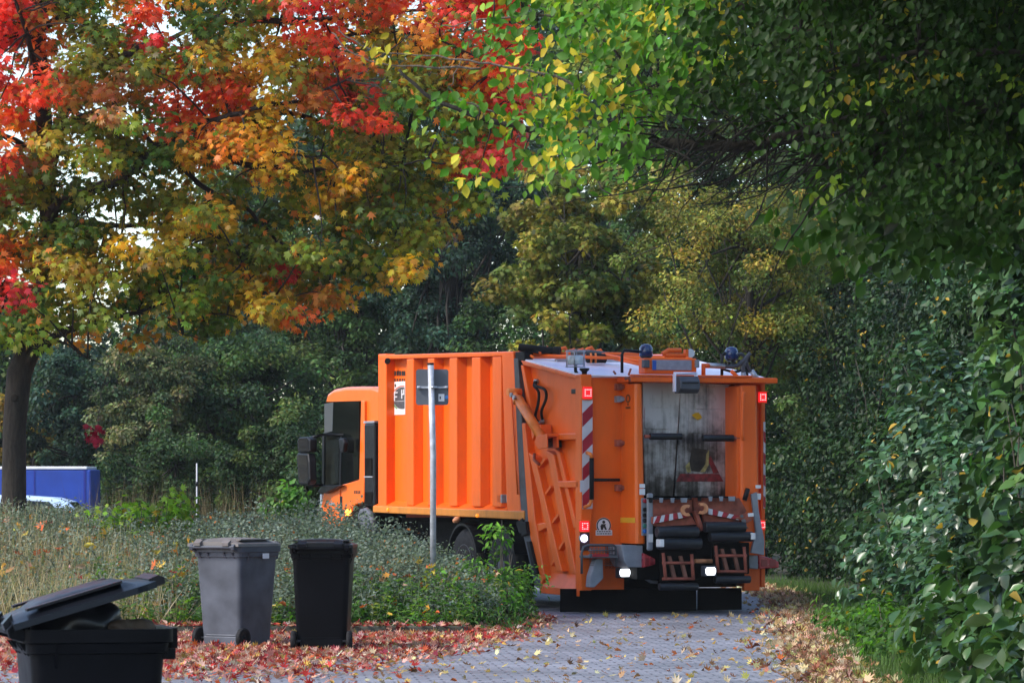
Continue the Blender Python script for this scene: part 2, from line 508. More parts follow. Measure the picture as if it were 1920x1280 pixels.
# ---- sealing strip between body and tailgate
def s1p(pts, v): return [s1(x, y, v) for x, y in pts]
strip = s1p([(46, 118), (72, 118), (98, 560), (118, 850), (172, 1092), (146, 1096), (92, 865), (70, 560)], 0.0)
for v0, v1 in ((-.004, .06), (W-.06, W+.004)):
    MB().prism_x(strip, v0, v1).build('sealing_strip', [SEALGREY], truck, .008)
m = MB()
m.prism_x(s1p([(100, 820), (118, 815), (124, 870), (100, 880)], 0), -.05, .02)
m.prism_x(s1p([(70, 820), (100, 800), (106, 860), (84, 868)], 0), -.03, .02)
m.prism_x(s1p([(118, 900), (132, 900), (165, 1040), (150, 1048)], 0), -.04, .0)
m.build('tailgate_hinge', [BLACKMET], truck, .008)

# ---- tailgate flank
flank = s1p([(82, 125), (332, 195), (336, 1108), (168, 1090), (116, 860), (74, 400)], 0)
m = MB(); m.prism_x(flank, .10, .14); m.prism_x(flank, W-.14, W-.10)
m.build('tailgate_flank', [ORANGE], truck)
def strut(z, name, v0=0.0, v1=.115, bevel=.012, mat=ORANGE, both=True):
    pts = s1p(z, 0)
    o = MB().prism_x(pts, v0, v1).build(name, [mat], truck, bevel)
    if both: MB().prism_x(pts, W - v1, W - v0).build(name, [mat], truck, bevel)
    return o
strut([(82, 125), (332, 193), (332, 211), (92, 147)], 'top_flange')
strut([(82, 147), (92, 147), (148, 430), (132, 470), (112, 330)], 'front_flange')
strut([(78, 395), (100, 395), (142, 800), (186, 1060), (168, 1090), (116, 860)], 'lower_front_flange')
# sloping sill at the foot
m = MB()
a = s1(165, 1092, 0); b = s1(336, 1110, 0); c = s1(322, 1030, .10); d = s1(150, 1030, .10)
zf = a[1]
m.prism([(0, a[0], a[1]), (0, b[0], b[1]), (.12, c[0], c[1]), (.12, a[0]+.1, c[1])],
        [(0, a[0], a[1]-.09), (0, b[0], b[1]-.08), (.12, c[0], b[1]-.08), (.12, a[0]+.1, a[1]-.09)])
m.build('tailgate_sill', [ORANGE_OLD], truck, .008)
# horizontal stiffeners
strut([(205, 440), (330, 438), (330, 466), (215, 468)], 'stiffener')
strut([(240, 643), (330, 641), (330, 672), (250, 672)], 'stiffener')
strut([(118, 830), (180, 820), (190, 842), (150, 862), (122, 862)], 'gusset', .02, .115)
# long diagonal channel: two rails and the rungs between them
strut([(112, 520), (140, 540), (256, 1030), (232, 1030)], 'channel_rail', .01)
strut([(188, 510), (220, 530), (316, 1040), (292, 1040)], 'channel_rail', .01)
strut([(216, 500), (236, 520), (310, 840), (296, 850)], 'channel_lip', .04)
for q in ([(140, 585), (172, 545), (180, 552), (146, 594)], [(172, 700), (198, 662), (204, 670), (176, 708)],
          [(204, 816), (230, 782), (236, 790), (208, 826)], [(234, 930), (268, 872), (272, 884), (238, 940)],
          [(198, 1002), (224, 960), (230, 968), (204, 1008)]):
    strut(q, 'channel_rung', .03, .115, .004)
# ram
m = MB()
pa = s1(66, 292, -.1); pb = s1(170, 462, -.1); pc = s1(46, 262, -.1)
m.tube([(-.08, pa[0], pa[1]), (-.08, pb[0], pb[1])], .063, 18)
m.tube([(-.08, pa[0], pa[1]), (-.08, pa[0]-.02, pa[1]-.05)], .072, 18)
t = Vector((0, pc[0]-pa[0], pc[1]-pa[1]))
m.tube([(-.08, pa[0], pa[1]), (-.08, pc[0], pc[1])], .03, 12)
m.tube([(-.16, pc[0], pc[1]), (.02, pc[0], pc[1])], .05, 14)
ram = m.build('hydraulic_ram', [BRASS], truck)
m = MB()
for (x, y) in ((60, 275), (72, 285)):
    l, z = s1(x, y, -.1); m.cyl((-.17, l, z), (-.14, l, z), .03, 10)
m.build('ram_pin', [GREYMET], ram)
m = MB()
q = s1p([(168, 452), (214, 440), (216, 500), (176, 508), (160, 480)], -.1)
m.prism_x(q, -.16, -.145); m.prism_x(q, -.02, .0)
q = s1p([(168, 452), (214, 440), (216, 452), (170, 464)], -.1); m.prism_x(q, -.144, -.02)
q = s1p([(150, 405), (172, 402), (176, 445), (160, 450)], -.05); m.prism_x(q, -.06, .08)
m.build('ram_bracket', [ORANGE_OLD], truck, .006)
m = MB(); q = s1p([(176, 464), (208, 458), (208, 498), (178, 502)], -.06); m.prism_x(q, -.02, .10)
m.build('bracket_recess', [BLACKMET], truck)
# feed pipe on the rear frame and two hoses
m = MB()
m.tube([(-.03,)+s1(42, 275, -.03), (-.03,)+s1(46, 330, -.03), (-.03,)+s1(60, 560, -.03), (-.03,)+s1(70, 700, -.03)], .012, 8)
m.build('feed_pipe', [ORANGE_OLD], truck)
for pts in ([(130, 212), (140, 235), (160, 262), (158, 310), (146, 370), (150, 398)],
            [(136, 212), (148, 235), (186, 252), (192, 290), (172, 345), (160, 395)]):
    path = [(.03 if 0 < i < 5 else .09,) + s1(x, y, .03) for i, (x, y) in enumerate(pts)]
    # smooth the run
    P = [Vector(p) for p in path]; out = []
    for i in range(len(P)-1):
        p0, p1, p2, p3 = P[max(i-1, 0)], P[i], P[i+1], P[min(i+2, len(P)-1)]
        for k in range(5):
            u = k/5
            out.append(.5*((2*p1)+(p2-p0)*u+(2*p0-5*p1+4*p2-p3)*u*u+(3*p1-p0-3*p2+p3)*u**3))
    out.append(P[-1])
    h = MB().tube(out, .018, 8).build('hydraulic_hose', [RUBBER], truck)
    MB().tube([out[0], out[2]], .026, 8).build('hose_coupling', [GREYMET], h); MB().tube([out[-1], out[-3]], .026, 8).build('hose_coupling', [GREYMET], h)
l, z = s1(320, 259, .1)
MB().box(.07, .10, l-.09, l+.09, z-.03, z+.03).build('side_socket', [BLACKPL], truck, .008)
l, z = s1(162, 552, .05)
MB().tube([(.02, l-.08, z-.06), (-.02, l, z), (.02, l+.08, z+.07)], .02, 8).build('latch', [TOOLRED], truck)

# ---- tailgate roof
zt_f, zt_r = s1(82, 122, 0)[1], s1(332, 193, 0)[1]
lt_f = s1(82, 122, 0)[0]
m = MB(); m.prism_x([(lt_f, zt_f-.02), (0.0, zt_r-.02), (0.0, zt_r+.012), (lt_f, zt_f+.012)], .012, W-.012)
m.build('tailgate_roof', [GLAREPAINT], truck, .006)

# ---- rear: corner posts, recessed panel, pillars
def rbox(m, zx0, zx1, zy0, zy1, l0, l1, mi=0, lref=None):
    lr = l0 if lref is None else lref
    (v0, z1), (v1, z0) = r1(zx0, zy0, lr), r1(zx1, zy1, lr)
    m.box(v0, v1, l0, l1, z0, z1, mi); return (v0, v1, z0, z1)
pz0, pz1 = r1(360, 1112)[1], r1(360, 186)[1]
V_post = r1(386, 500)[0]
MB().box(0, V_post, -.02, .16, pz0, pz1).build('corner_post', [ORANGE], truck, .012)
MB().box(W-.06, W, -.02, .16, pz0+.02, pz1-.02).build('corner_post', [ORANGE_OLD], truck, .012)
V_pil0, V_pil1 = r1(578, 500, -.46)[0], r1(620, 500, -.46)[0]
V_rp0, V_rp1 = r1(1030, 500, -.46)[0], r1(1112, 500, -.46)[0]
zb = r1(450, 920)[1]
MB().box(V_post-.004, V_pil0+.02, .03, .08, zb, pz1-.03).build('step_panel', [ORANGE], truck)
MB().box(V_rp1-.02, W-.058, .03, .08, zb, pz1-.03).build('step_panel', [ORANGE_OLD], truck)
# bottom skirt, to the foot of the tailgate
m = MB(); m.box(V_post+.002, V_pil0+.06, .05, .10, r1(450, 1108)[1], zb-.004)
m.build('lower_skirt', [ORANGE_OLD], truck)
m = MB(); rbox(m, 1040, 1108, 1000, 1112, -.02, .05); m.build('lower_skirt', [ORANGE_OLD], truck, .01)
def pillar(v0, v1, ztop, zbot, mat, name):
    ch = .03
    m = MB()
    # slightly wider at the foot, chamfered outer edges
    a = [(v0, -.43), (v0+ch, -.46), (v1-ch, -.46), (v1, -.43), (v1, .035), (v0, .035)]
    b = [(v0+.012, -.36), (v0+ch+.012, -.39), (v1-ch-.012, -.39), (v1-.012, -.36), (v1-.012, .035), (v0+.012, .035)]
    m.prism([(x, y, zbot) for x, y in a], [(x, y, ztop) for x, y in b])
    return m.build(name, [mat], truck, .01)
zpt, zpb = r1(600, 226, -.4)[1], r1(600, 912, -.46)[1]
pl = pillar(V_pil0, V_pil1, zpt, zpb, ORANGE, 'hopper_pillar')
pr = pillar(V_rp0, V_rp1, zpt-.01, r1(1070, 960, -.46)[1], ORANGE_OLD, 'hopper_pillar')
# yellow reflective bands on the left pillar
(zy1), (zy0) = r1(590, 800, -.46)[1], r1(590, 822, -.46)[1]
m = MB(); m.box(V_pil0-.003, V_pil0+.001, -.425, .02, zy0, zy1); m.build('reflective_band', [YELLOW], pl)
# small emblem on the pillar flank: dark loop and dots
m = MB()
ec = Vector((V_pil0+.004, -.20, r1(540, 290, -.2)[1]))
for k in range(10):
    a0, a1 = 2*math.pi*k/10, 2*math.pi*(k+1)/10
    m.poly([(ec.x, ec.y+.07*math.cos(a0), ec.z+.055*math.sin(a0)), (ec.x, ec.y+.07*math.cos(a1), ec.z+.055*math.sin(a1)),
            (ec.x, ec.y+.035*math.cos(a1), ec.z+.035*math.sin(a1)), (ec.x, ec.y+.035*math.cos(a0), ec.z+.035*math.sin(a0))])
m.box(ec.x-.002, ec.x, ec.y-.02, ec.y+.02, ec.z-.085, ec.z-.06)
for k in range(4): m.box(ec.x-.002, ec.x, ec.y-.07+.037*k, ec.y-.07+.037*k+.028, ec.z-.125, ec.z-.10)
m.build('pillar_emblem', [plain('emblem_brown', (.16, .05, .01))], pl, fix=False)
m = MB()
rbox(m, 592, 616, 655, 672, -.468, -.463); rbox(m, 592, 616, 676, 702, -.468, -.463)
m.build('white_sticker', [WHITE], pl)
m = MB(); rbox(m, 1090, 1112, 660, 674, -.468, -.463); rbox(m, 1094, 1112, 696, 722, -.468, -.463); m.build('white_sticker', [WHITE], pr)
# edge pipe on the right pillar
m = MB()
pp = [r1(1040, 262, -.49), r1(1034, 275, -.49), r1(1030, 440, -.49), r1(1034, 470, -.49)]
m.tube([(v, -.50, z) for v, z in pp], .022, 8); m.build('grab_rail', [ORANGE_OLD], pr)
m = MB()
m.tube([(r1(1055, 690, -.47)[0], -.48, r1(1055, 675, -.47)[1]), (r1(1040, 720, -.47)[0], -.48, r1(1040, 725, -.47)[1])], .03, 6)
m.build('cable_loop', [BLACKPL], pr)

# control panel beside the left pillar
m = MB(); rbox(m, 602, 625, 716, 876, -.47, -.40); cp = m.build('control_panel', [GREYPNT], truck, .006)
for zy, mat in ((728, REDLENS), (765, BLACKPL), (790, BLACKPL), (812, BLACKPL), (835, plain('green_button', (.02, .16, .12), .4)), (858, plain('blue_button', (.02, .15, .5), .4))):
    v, z = r1(613, zy, -.47)
    MB().lathe((v, -.47, z), (0, -1, 0), [(0, .026), (.025, .026), (.03, .018)], 12).build('push_button', [mat], cp)
m = MB(); rbox(m, 628, 652, 695, 940, -.56, -.50); m.build('guard_plate', [GREYPNT], truck, .02)
m = MB(); rbox(m, 632, 650, 870, 905, -.568, -.561); m.build('white_sticker', [WHITE], truck)

# lamps on the posts
def lamp(zx0, zx1, zy0, zy1, l, dots, name='tail_lamp'):
    m = MB(); v0, v1, z0, z1 = rbox(m, zx0, zx1, zy0, zy1, l-.05, l)
    o = m.build(name, [REDGLOW], truck, .01)
    cx, cz, rr = (v0+v1)/2, (z0+z1)/2, (z1-z0)*.27
    d = MB()
    for i in range(4):
        for j in range(4):
            if i in (1, 2) and j in (1, 2): continue
            d.lathe((cx+(i-1.5)*rr*.66, l-.05, cz+(j-1.5)*rr*.66), (0, -1, 0), [(0, rr*.2), (.006, rr*.16)], 8)
    d.build('led_ring', [LED], o)
    e = MB(); w = .008
    e.box(v0-w, v1+w, l-.075, l-.001, z1+.001, z1+.012); e.box(v0-w, v1+w, l-.03, l-.001, z0-.012, z0-.001)
    e.box(v0-w-.006, v0-w, l-.03, l-.001, z0-.012, z1+.012); e.box(v1+w, v1+w+.006, l-.03, l-.001, z0-.012, z1+.012)
    e.build('lamp_hood', [ORANGE], o)
lamp(353, 390, 240, 290, -.03, 12)
lamp(340, 378, 814, 858, -.03, 12)
lamp(1106, 1137, 262, 306, 0.02, 9)
lamp(1108, 1130, 812, 850, 0.02, 9)
v, z = r1(350, 888)
m = MB().lathe((v, -.02, z), (0, -1, 0), [(0, .042), (.02, .042), (.03, .03)], 16)
o = m.build('reversing_lamp', [VIOLETLED], truck)
MB().lathe((v, -.022, z), (0, -1, 0), [(-.01, .062), (.012, .062), (.014, .048), (.004, .046)], 20).build('lamp_bezel', [GREYMET], o)
m = MB(); rbox(m, 338, 378, 862, 940, -.035, -.021); m.build('lamp_plate', [plain('lamp_plate_dark', (.05, .02, .02), .6)], truck)
# red and white chevron plate on the post
def chevron(v0, v1, z0, z1, l, flip=False, n=8, name='warning_stripes', parent=truck):
    m = MB(); m.box(v0, v1, l-.006, l, z0, z1, 0)
    step = (z1-z0)/n*2; rise = (v1-v0)*.95
    k = -1
    while True:
        b = z0 + k*step
        if b > z1: break
        lo = [b, b+step/2]
        if flip: q = [(v0, b+rise), (v1, b), (v1, b+step/2), (v0, b+step/2+rise)]
        else: q = [(v0, b), (v1, b+rise), (v1, b+step/2+rise), (v0, b+step/2)]
        # clip vertically
        def clip(poly, lim, keep_above):
            out = []
            for i in range(len(poly)):
                p, r = poly[i], poly[(i+1) % len(poly)]
                ip = (p[1] >= lim) if keep_above else (p[1] <= lim)
                ir = (r[1] >= lim) if keep_above else (r[1] <= lim)
                if ip: out.append(p)
                if ip != ir:
                    t = (lim-p[1])/(r[1]-p[1]); out.append((p[0]+t*(r[0]-p[0]), lim))
            return out
        q = clip(clip(q, z0, True), z1, False) if q else q
        if len(q) >= 3: m.poly([(x, l-.009, z) for x, z in q], 1)
        k += 1
    return m.build(name, [STRIPEWHITE, RED], parent, fix=False)
va = r1(343, 500)[0]; vb = r1(387, 500)[0]
chevron(va, vb, r1(360, 762)[1], r1(360, 296)[1], -.022, n=8)
vz0, vz1 = r1(1112, 560)[1], r1(1112, 400)[1]
chevron(W-.030, W-.002, r1(1112, 760)[1], r1(1112, 390)[1], -.022, flip=True, n=8)
m = MB(); rbox(m, 338, 360, 640, 690, -.04, -.032); m.build('white_sticker', [STRIPEWHITE], truck)
# grab handle
m = MB()
hp = [(r1(362, 530)[0], -.03, r1(362, 522)[1]), (r1(366, 530)[0], -.12, r1(366, 528)[1]), (r1(369, 540)[0], -.13, r1(369, 545)[1]), (r1(369, 720)[0], -.13, r1(369, 722)[1]),
      (r1(362, 742)[0], -.12, r1(362, 745)[1]), (r1(352, 752)[0], -.03, r1(352, 755)[1])]
m.tube(hp[2:4], .028, 10, 0); m.tube(hp[:3], .022, 10, 1); m.tube(hp[3:], .022, 10, 1)
m.build('grab_handle', [RUBBER, BRASS], truck)
m = MB(); v0, z = r1(389, 638); v1, _ = r1(499, 640)
m.tube([(v0, -.05, z), (v1, -.05, z)], .02, 10); m.build('rail_bar', [BLACKPL], truck)
for zy in (240, 292, 480, 672):
    m = MB(); v0, v1, z0, z1 = rbox(m, 496, 518, zy-14, zy+14, -.06, .03)
    m.lathe(((v0+v1)/2+.03, -.07, (z0+z1)/2), (0, -1, 0), [(0, .03), (.02, .03)], 10)
    m.build('panel_hinge', [TOOLRED if zy != 292 else GREYPNT], truck, .006)
# pictogram and label: no riding on the step
v, z = r1(438, 833, .03)
pg = MB().lathe((v, .03, z), (0, -1, 0), [(0, .098), (.004, .098)], 28).build('warning_pictogram', [WHITE], truck)
m = MB()
n = 28
for k in range(n):
    a0, a1 = 2*math.pi*k/n, 2*math.pi*(k+1)/n
    m.poly([(v+.095*math.cos(a), .0245, z+.095*math.sin(a)) for a in (a0, a1)] + [(v+.08*math.cos(a), .0245, z+.08*math.sin(a)) for a in (a1, a0)])
m.lathe((v, .0255, z+.042), (0, -1, 0), [(0, .02), (.002, .02)], 12)
m.prism_y([(v-.035, z-.055), (v-.012, z-.055), (v, z-.02), (v+.02, z-.055), (v+.042, z-.05), (v+.02, z+.0), (v+.03, z+.018), (v-.03, z+.018), (v-.045, z-.01)], .0235, .0255)
m.build('pictogram_figure', [INK], pg, fix=False)
m = MB(); v0, v1, z0, z1 = rbox(m, 405, 475, 853, 875, .022, .029); lb = m.build('warning_label', [WHITE], truck)
m = MB()
for row, zz in enumerate((z0+(z1-z0)*.64, z0+(z1-z0)*.22)):
    x = v0+.012
    while x < v1-.02:
        w_ = random.choice((.014, .02, .028))
        m.box(x, min(x+w_, v1-.01), .0195, .0215, zz, zz+(z1-z0)*.2); x += w_+.008
m.build('label_lines', [INK], lb)

# ---- hopper opening
ztop = r1(700, 200, -.3)[1]
hz0 = r1(800, 712, -.1)[1]
Lh = -.08
MB().box(V_pil1, V_rp0, Lh+.12, Lh+.16, hz0-.9, zpt+.02).build('hopper_back', [DARK], truck)
def plate(pts, l0, name):
    q = [r1(x, y, l0) for x, y in pts]
    m = MB(); m.prism([(v, l0, z) for v, z in q], [(v, l0+.03, z) for v, z in q]); return m.build(name, [HOPPER], truck, .006)
pA = plate([(606, 222), (768, 222), (762, 340), (736, 708), (618, 708), (606, 400)], Lh, 'packer_plate')
pB = plate([(768, 222), (984, 230), (972, 420), (968, 708), (742, 708), (756, 500), (764, 340)], Lh+.035, 'packer_plate')
# welded patches on the plates
def patch(par, x0, x1, y0, y1, l):
    m = MB(); rbox(m, x0, x1, y0, y1, l-.014, l-.001); m.build('welded_patch', [HOPPER], par, .004)
patch(pA, 614, 716, 330, 420, Lh)
patch(pB, 802, 948, 338, 440, Lh+.035); patch(pB, 830, 870, 236, 334, Lh+.035); patch(pB, 880, 936, 240, 334, Lh+.035)
# faded red warning triangle, partly scraped away
m = MB()
q = [(750, 645), (952, 645), (900, 545), (880, 545), (905, 612), (800, 612), (806, 590), (786, 590)]
pts = [r1(x, y, Lh+.03) for x, y in q]
m.poly([(v, Lh+.031, z) for v, z in pts[:2]] + [(r1(934, 612, Lh+.03)[0], Lh+.031, pts[4][1]), (r1(766, 612, Lh+.03)[0], Lh+.031, pts[4][1])])
m.poly([(r1(x, y, Lh+.03)[0], Lh+.031, r1(x, y, Lh+.03)[1]) for x, y in ((908, 610), (934, 610), (896, 535), (884, 548))])
m.build('worn_triangle', [plain('worn_red', (.20, .018, .02), .6, var=.6, scale=14)], pB, fix=False)
m = MB()
for q in ([(788, 580), (806, 560), (812, 606), (796, 606)], [(876, 530), (890, 508), (888, 575), (872, 604), (850, 606), (868, 580)]):
    m.poly([(r1(x, y, Lh+.03)[0], Lh+.029, r1(x, y, Lh+.03)[1]) for x, y in q])
m.build('paint_remnant', [plain('pale_yellow_paint', (.30, .25, .09), .7, var=.6, scale=16)], pB, fix=False)
m = MB(); m.poly([(r1(x, y, Lh+.03)[0], Lh+.028, r1(x, y, Lh+.03)[1]) for x, y in ((816, 500), (880, 508), (874, 570), (850, 604), (814, 600), (806, 560))])
m.build('grime_patch', [plain('grime', (.035, .028, .02), .8, var=.6, scale=10)], pB, fix=False)
m = MB(); q = [r1(x, y, Lh) for x, y in ((980, 232), (996, 232), (990, 480), (966, 520), (966, 480))]
m.prism([(v, Lh-.02, z) for v, z in q], [(v, Lh+.10, z) for v, z in q]); m.build('seal_gap', [BLACKMET], truck)
MB().box(V_rp0-.03, V_rp0+.01, Lh-.3, .03, hz0-.1, zpt-.03).build('hopper_cheek', [ORANGE_OLD], truck)
# black foam rollers on stub arms
for (x0, x1, y0, y1, sx0, sx1) in ((636, 772, 437, 467, 614, 640), (862, 994, 444, 474, 990, 1028)):
    l = -.36
    (v0, za), (v1, _) = r1(x0, (y0+y1)/2, l), r1(x1, (y0+y1)/2, l)
    m = MB(); m.cyl((v0, l, za), (v1, l, za), .042, 18); o = m.build('foam_roller', [ROLLER], truck, .006)
    (u0, _), (u1, _) = r1(sx0, y0, l), r1(sx1, y0, l)
    MB().cyl((u0, l, za), (u1, l, za), .022, 10).build('roller_arm', [TOOLRED], o)

# ---- top beam, plate carrier, camera
m = MB(); v0, z = r1(555, 196, -.40); v1, _ = r1(1128, 204, -.40)
zz1, zz0 = r1(700, 190, -.4)[1], r1(700, 220, -.4)[1]
m.box(V_pil0-.06, W-.02, -.42, .0, zz0, zz1-.02); m.box(V_pil0-.06, V_rp1-.1, -.44, -.38, zz1-.018, zz1+.006)
m.build('top_beam', [ORANGE_OLD], truck, .012)
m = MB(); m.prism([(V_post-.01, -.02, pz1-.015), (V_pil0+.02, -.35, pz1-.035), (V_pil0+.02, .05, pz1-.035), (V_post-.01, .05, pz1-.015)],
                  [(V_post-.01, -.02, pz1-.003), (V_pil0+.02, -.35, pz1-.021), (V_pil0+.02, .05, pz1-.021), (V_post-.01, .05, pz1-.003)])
m.build('rain_flap', [GLAREPAINT], truck)
m = MB(); rbox(m, 615, 838, 116, 186, -.30, -.10); carrier = m.build('plate_carrier', [ORANGE_OLD], truck, .015)
m = MB(); rbox(m, 646, 816, 124, 170, -.316, -.302); num = m.build('number_plate', [PLATE], carrier, .006)
m = MB(); rbox(m, 648, 664, 126, 168, -.320, -.3165); m.build('plate_band', [EUBLUE], num)
for x0, x1, mat in ((612, 636, SEALGREY), (834, 850, GREYPNT)):
    m = MB(); rbox(m, x0, x1, 124, 158, -.34, -.26); m.build('plate_light', [mat], carrier, .008)
m = MB()
cz1, cz0 = r1(780, 192, -.45)[1], r1(780, 268, -.45)[1]
cv0, cv1 = r1(742, 230, -.45)[0], r1(828, 230, -.45)[0]
m.prism_x([(-.62, cz0+.05), (-.62, cz1-.07), (-.56, cz1-.01), (-.44, cz1-.01), (-.44, cz0), (-.56, cz0)], cv0, cv1)
hood = m.build('camera_hood', [SEALGREY], truck, .012)
m = MB(); m.box(cv0+.03, cv1-.03, -.630, -.621, cz0+.12, cz1-.085); m.build('camera_window', [BLACKPL], hood)
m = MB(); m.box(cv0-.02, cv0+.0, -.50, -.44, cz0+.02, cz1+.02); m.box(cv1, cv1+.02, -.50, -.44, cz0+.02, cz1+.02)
m.tube([(cv0-.02, -.47, cz1+.03), (cv1+.02, -.47, cz1+.03)], .014, 8); m.build('hood_bracket', [GLAREPAINT], hood)

# ---- roof gear
def R3(zx, zy, l): 
    v, z = r1(zx, zy, l); return (v, l, z)
m = MB()                                               # pipes along the roof
for a, b, l0, l1 in (((130, 95), (615, 100), 1.9, 1.0), ((130, 104), (500, 118), 1.9, .8), ((400, 95), (640, 140), 1.5, .2), ((420, 105), (620, 150), 1.5, .2)):
    m.tube([R3(*a, l0), R3(*b, l1)], .02, 8)
m.build('roof_pipe', [ORANGE_OLD], truck)
m = MB(); p = [R3(375, 108, 1.3), R3(415, 100, 1.3)]
m.cyl(R3(368, 118, 1.25), R3(445, 118, 1.25), .06, 14); m.build('roof_actuator', [BLACKMET], truck)
m = MB()
for x in (384, 404): m.tube([R3(x, 98, 1.22), R3(x+2, 118, 1.17), R3(x, 136, 1.22)], .014, 8)
m.build('actuator_strap', [BRASS], truck)
m = MB()
for k in range(7):
    a = R3(180+k*38, 84+random.uniform(-6, 6), 1.75); m.tube([(a[0]-.06, a[1], a[2]-.05), a, (a[0]+.05, a[1], a[2]+.02), (a[0]+.1, a[1], a[2]-.05)], .026, 8)
m.build('roof_fitting', [ORANGE_OLD], truck)
m = MB(); m.tube([R3(300, 100, 1.4), R3(360, 90, 1.4), R3(420, 96, 1.35), R3(480, 104, 1.3), R3(520, 112, 1.2)], .03, 8)
m.build('roof_hose', [STEP], truck)
m = MB(); m.box(.6, W-.2, 1.72, 1.80, zt_f-.06, zt_f+.05); m.build('cross_beam', [ORANGE], truck, .01)
m = MB(); m.box(.35, 1.4, 1.60, 1.66, zt_f-.05, zt_f-.0); m.build('cross_channel', [GREYMET], truck, .006)
# black pivot block on the seam
m = MB(); l, z = s1(92, 96, .05); m.box(-.0, .12, l-.18, l+.14, z-.10, z+.02); m.cyl((-.05, l-.1, z+.07), (.35, l-.3, z+.02), .05, 14); m.cyl((.35, l-.3, z+.02), (.42, l-.35, z+.01), .065, 14)
m.build('pivot_block', [BLACKMET], truck, .01)
m = MB(); l, z = s1(70, 72, .05); m.prism_x([(l-.35, z-.10), (l-.3, z), (l+.1, z+.01), (l+.25, z-.1)], .12, .18); m.tube([(.05, l-.05, z), (.10, l-.42, z-.14)], .02, 8)
m.build('pivot_lug', [ORANGE], truck, .01)
# white beacon in a wire cage
b = R3(318, 140, .25)
m = MB().lathe((b[0], b[1], b[2]-.02), (0, 0, 1), [(0, .085), (.02, .1), (.10, .1), (.12, .085)], 18); bc = m.build('work_beacon', [CLEARLENS], truck)
m = MB()
for a in range(6):
    x, y = .12*math.cos(a*math.pi/3), .12*math.sin(a*math.pi/3)
    m.tube([(b[0]+x, b[1]+y, b[2]-.05), (b[0]+x, b[1]+y, b[2]+.16), (b[0], b[1], b[2]+.17)], .006, 6)
for h in (-.04, .15):
    m.tube([(b[0]+.12*math.cos(a*math.pi/8), b[1]+.12*math.sin(a*math.pi/8), b[2]+h) for a in range(17)], .006, 6, caps=False)
m.build('wire_cage', [GREYMET], bc)
m = MB(); m.tube([(b[0], b[1], b[2]-.02), (b[0], b[1], b[2]-.09), (b[0]+.03, b[1]-.02, pz1-.02)], .022, 8); m.build('beacon_stem', [BLACKPL], bc)
q = R3(356, 172, .05)
MB().lathe((q[0], q[1], q[2]-.05), (0, 0, 1), [(0, .03), (.04, .035), (.06, .06), (.085, .062)], 14).build('antenna_foot', [BLACKPL], truck)
# blue rotating beacons on stalks
for stalk, cap in (([(517, 180), (517, 100), (527, 84), (590, 90)], (620, 84)), ([(945, 195), (945, 100), (955, 94), (966, 104)], (986, 96))):
    l = -.12
    path = [R3(x, y, l) for x, y in stalk]
    c_ = R3(*cap, l)
    m = MB().lathe((c_[0], c_[1], c_[2]-.085), (0, 0, 1), [(0, .06), (.02, .085), (.11, .085), (.15, .06), (.165, .02)], 18)
    be = m.build('blue_beacon', [BLUELENS], truck)
    MB().lathe((c_[0], c_[1], c_[2]-.10), (0, 0, 1), [(0, .05), (.03, .088)], 18).build('beacon_foot', [DARKBLUE], be)
    MB().tube(path, .02, 8).build('beacon_stalk', [BLACKPL], be)
# bracket with lamp above the number plate
m = MB(); m.tube([R3(690, 100, -.2), R3(715, 84, -.2), R3(770, 84, -.2)], .03, 8); m.tube([R3(700, 104, -.2), R3(790, 106, -.2)], .028, 8); m.box(*sorted((R3(785, 90, -.2)[0], R3(797, 90, -.2)[0])), -.24, -.16, R3(790, 112, -.2)[2], R3(790, 80, -.2)[2])
m.build('lamp_bracket', [ORANGE_OLD], truck, .005)
c_ = R3(808, 97, -.2); MB().lathe((c_[0], c_[1]+.03, c_[2]), (0, -1, 0), [(0, .035), (.05, .055), (.06, .05)], 16).build('search_lamp', [CLEARLENS], truck)
# hoses at the right corner
def hose(pts, l, r, mat, name, par=truck):
    P = [Vector(R3(x, y, l)) for x, y in pts]; out = []
    for i in range(len(P)-1):
        p0, p1, p2, p3 = P[max(i-1, 0)], P[i], P[i+1], P[min(i+2, len(P)-1)]
        for k in range(5):
            u = k/5; out.append(.5*((2*p1)+(p2-p0)*u+(2*p0-5*p1+4*p2-p3)*u*u+(3*p1-p0-3*p2+p3)*u**3))
    out.append(P[-1]); return MB().tube(out, r, 8).build(name, [mat], par)
hose([(950, 152), (1000, 152), (1035, 130), (1066, 96), (1050, 120), (1036, 160), (1040, 200)], -.15, .026, SEALGREY, 'corner_hose')
hose([(985, 150), (1010, 108), (1030, 100), (1046, 120), (1060, 160), (1090, 205)], -.1, .02, SEALGREY, 'corner_hose')
hose([(950, 165), (1000, 176), (1040, 168), (1056, 190)], -.12, .016, BLACKPL, 'corner_hose')
for a_, b_, l_, r_ in (((882, 148), (955, 152), -.15, .035), ((1036, 178), (1042, 208), -.15, .032), ((1072, 172), (1100, 214), -.1, .034)):
    MB().tube([R3(*a_, l_), R3(*b_, l_)], r_, 10).build('hose_sleeve', [GREYMET], truck)
m = MB(); m.tube([R3(866, 195, -.2), R3(866, 140, -.2)], .028, 8); m.tube([R3(866, 150, -.2), R3(890, 150, -.2)], .03, 8); m.tube([R3(985, 172, -.2), R3(1020, 205, -.2)], .025, 8); m.tube([R3(1020, 208, -.2), R3(1128, 210, -.2)], .03, 8)
m.build('hose_stand', [ORANGE_OLD], truck)
m = MB(); m.tube([R3(480, 172, -.0), R3(490, 186, -.0)], .014, 8); m.tube([R3(545, 190, -.3), R3(555, 162, -.3)], .014, 8); m.tube([R3(530, 205, -.4), R3(548, 200, -.4), R3(552, 218, -.4)], .02, 8)
m.build('roof_hook', [TOOLRED], truck)
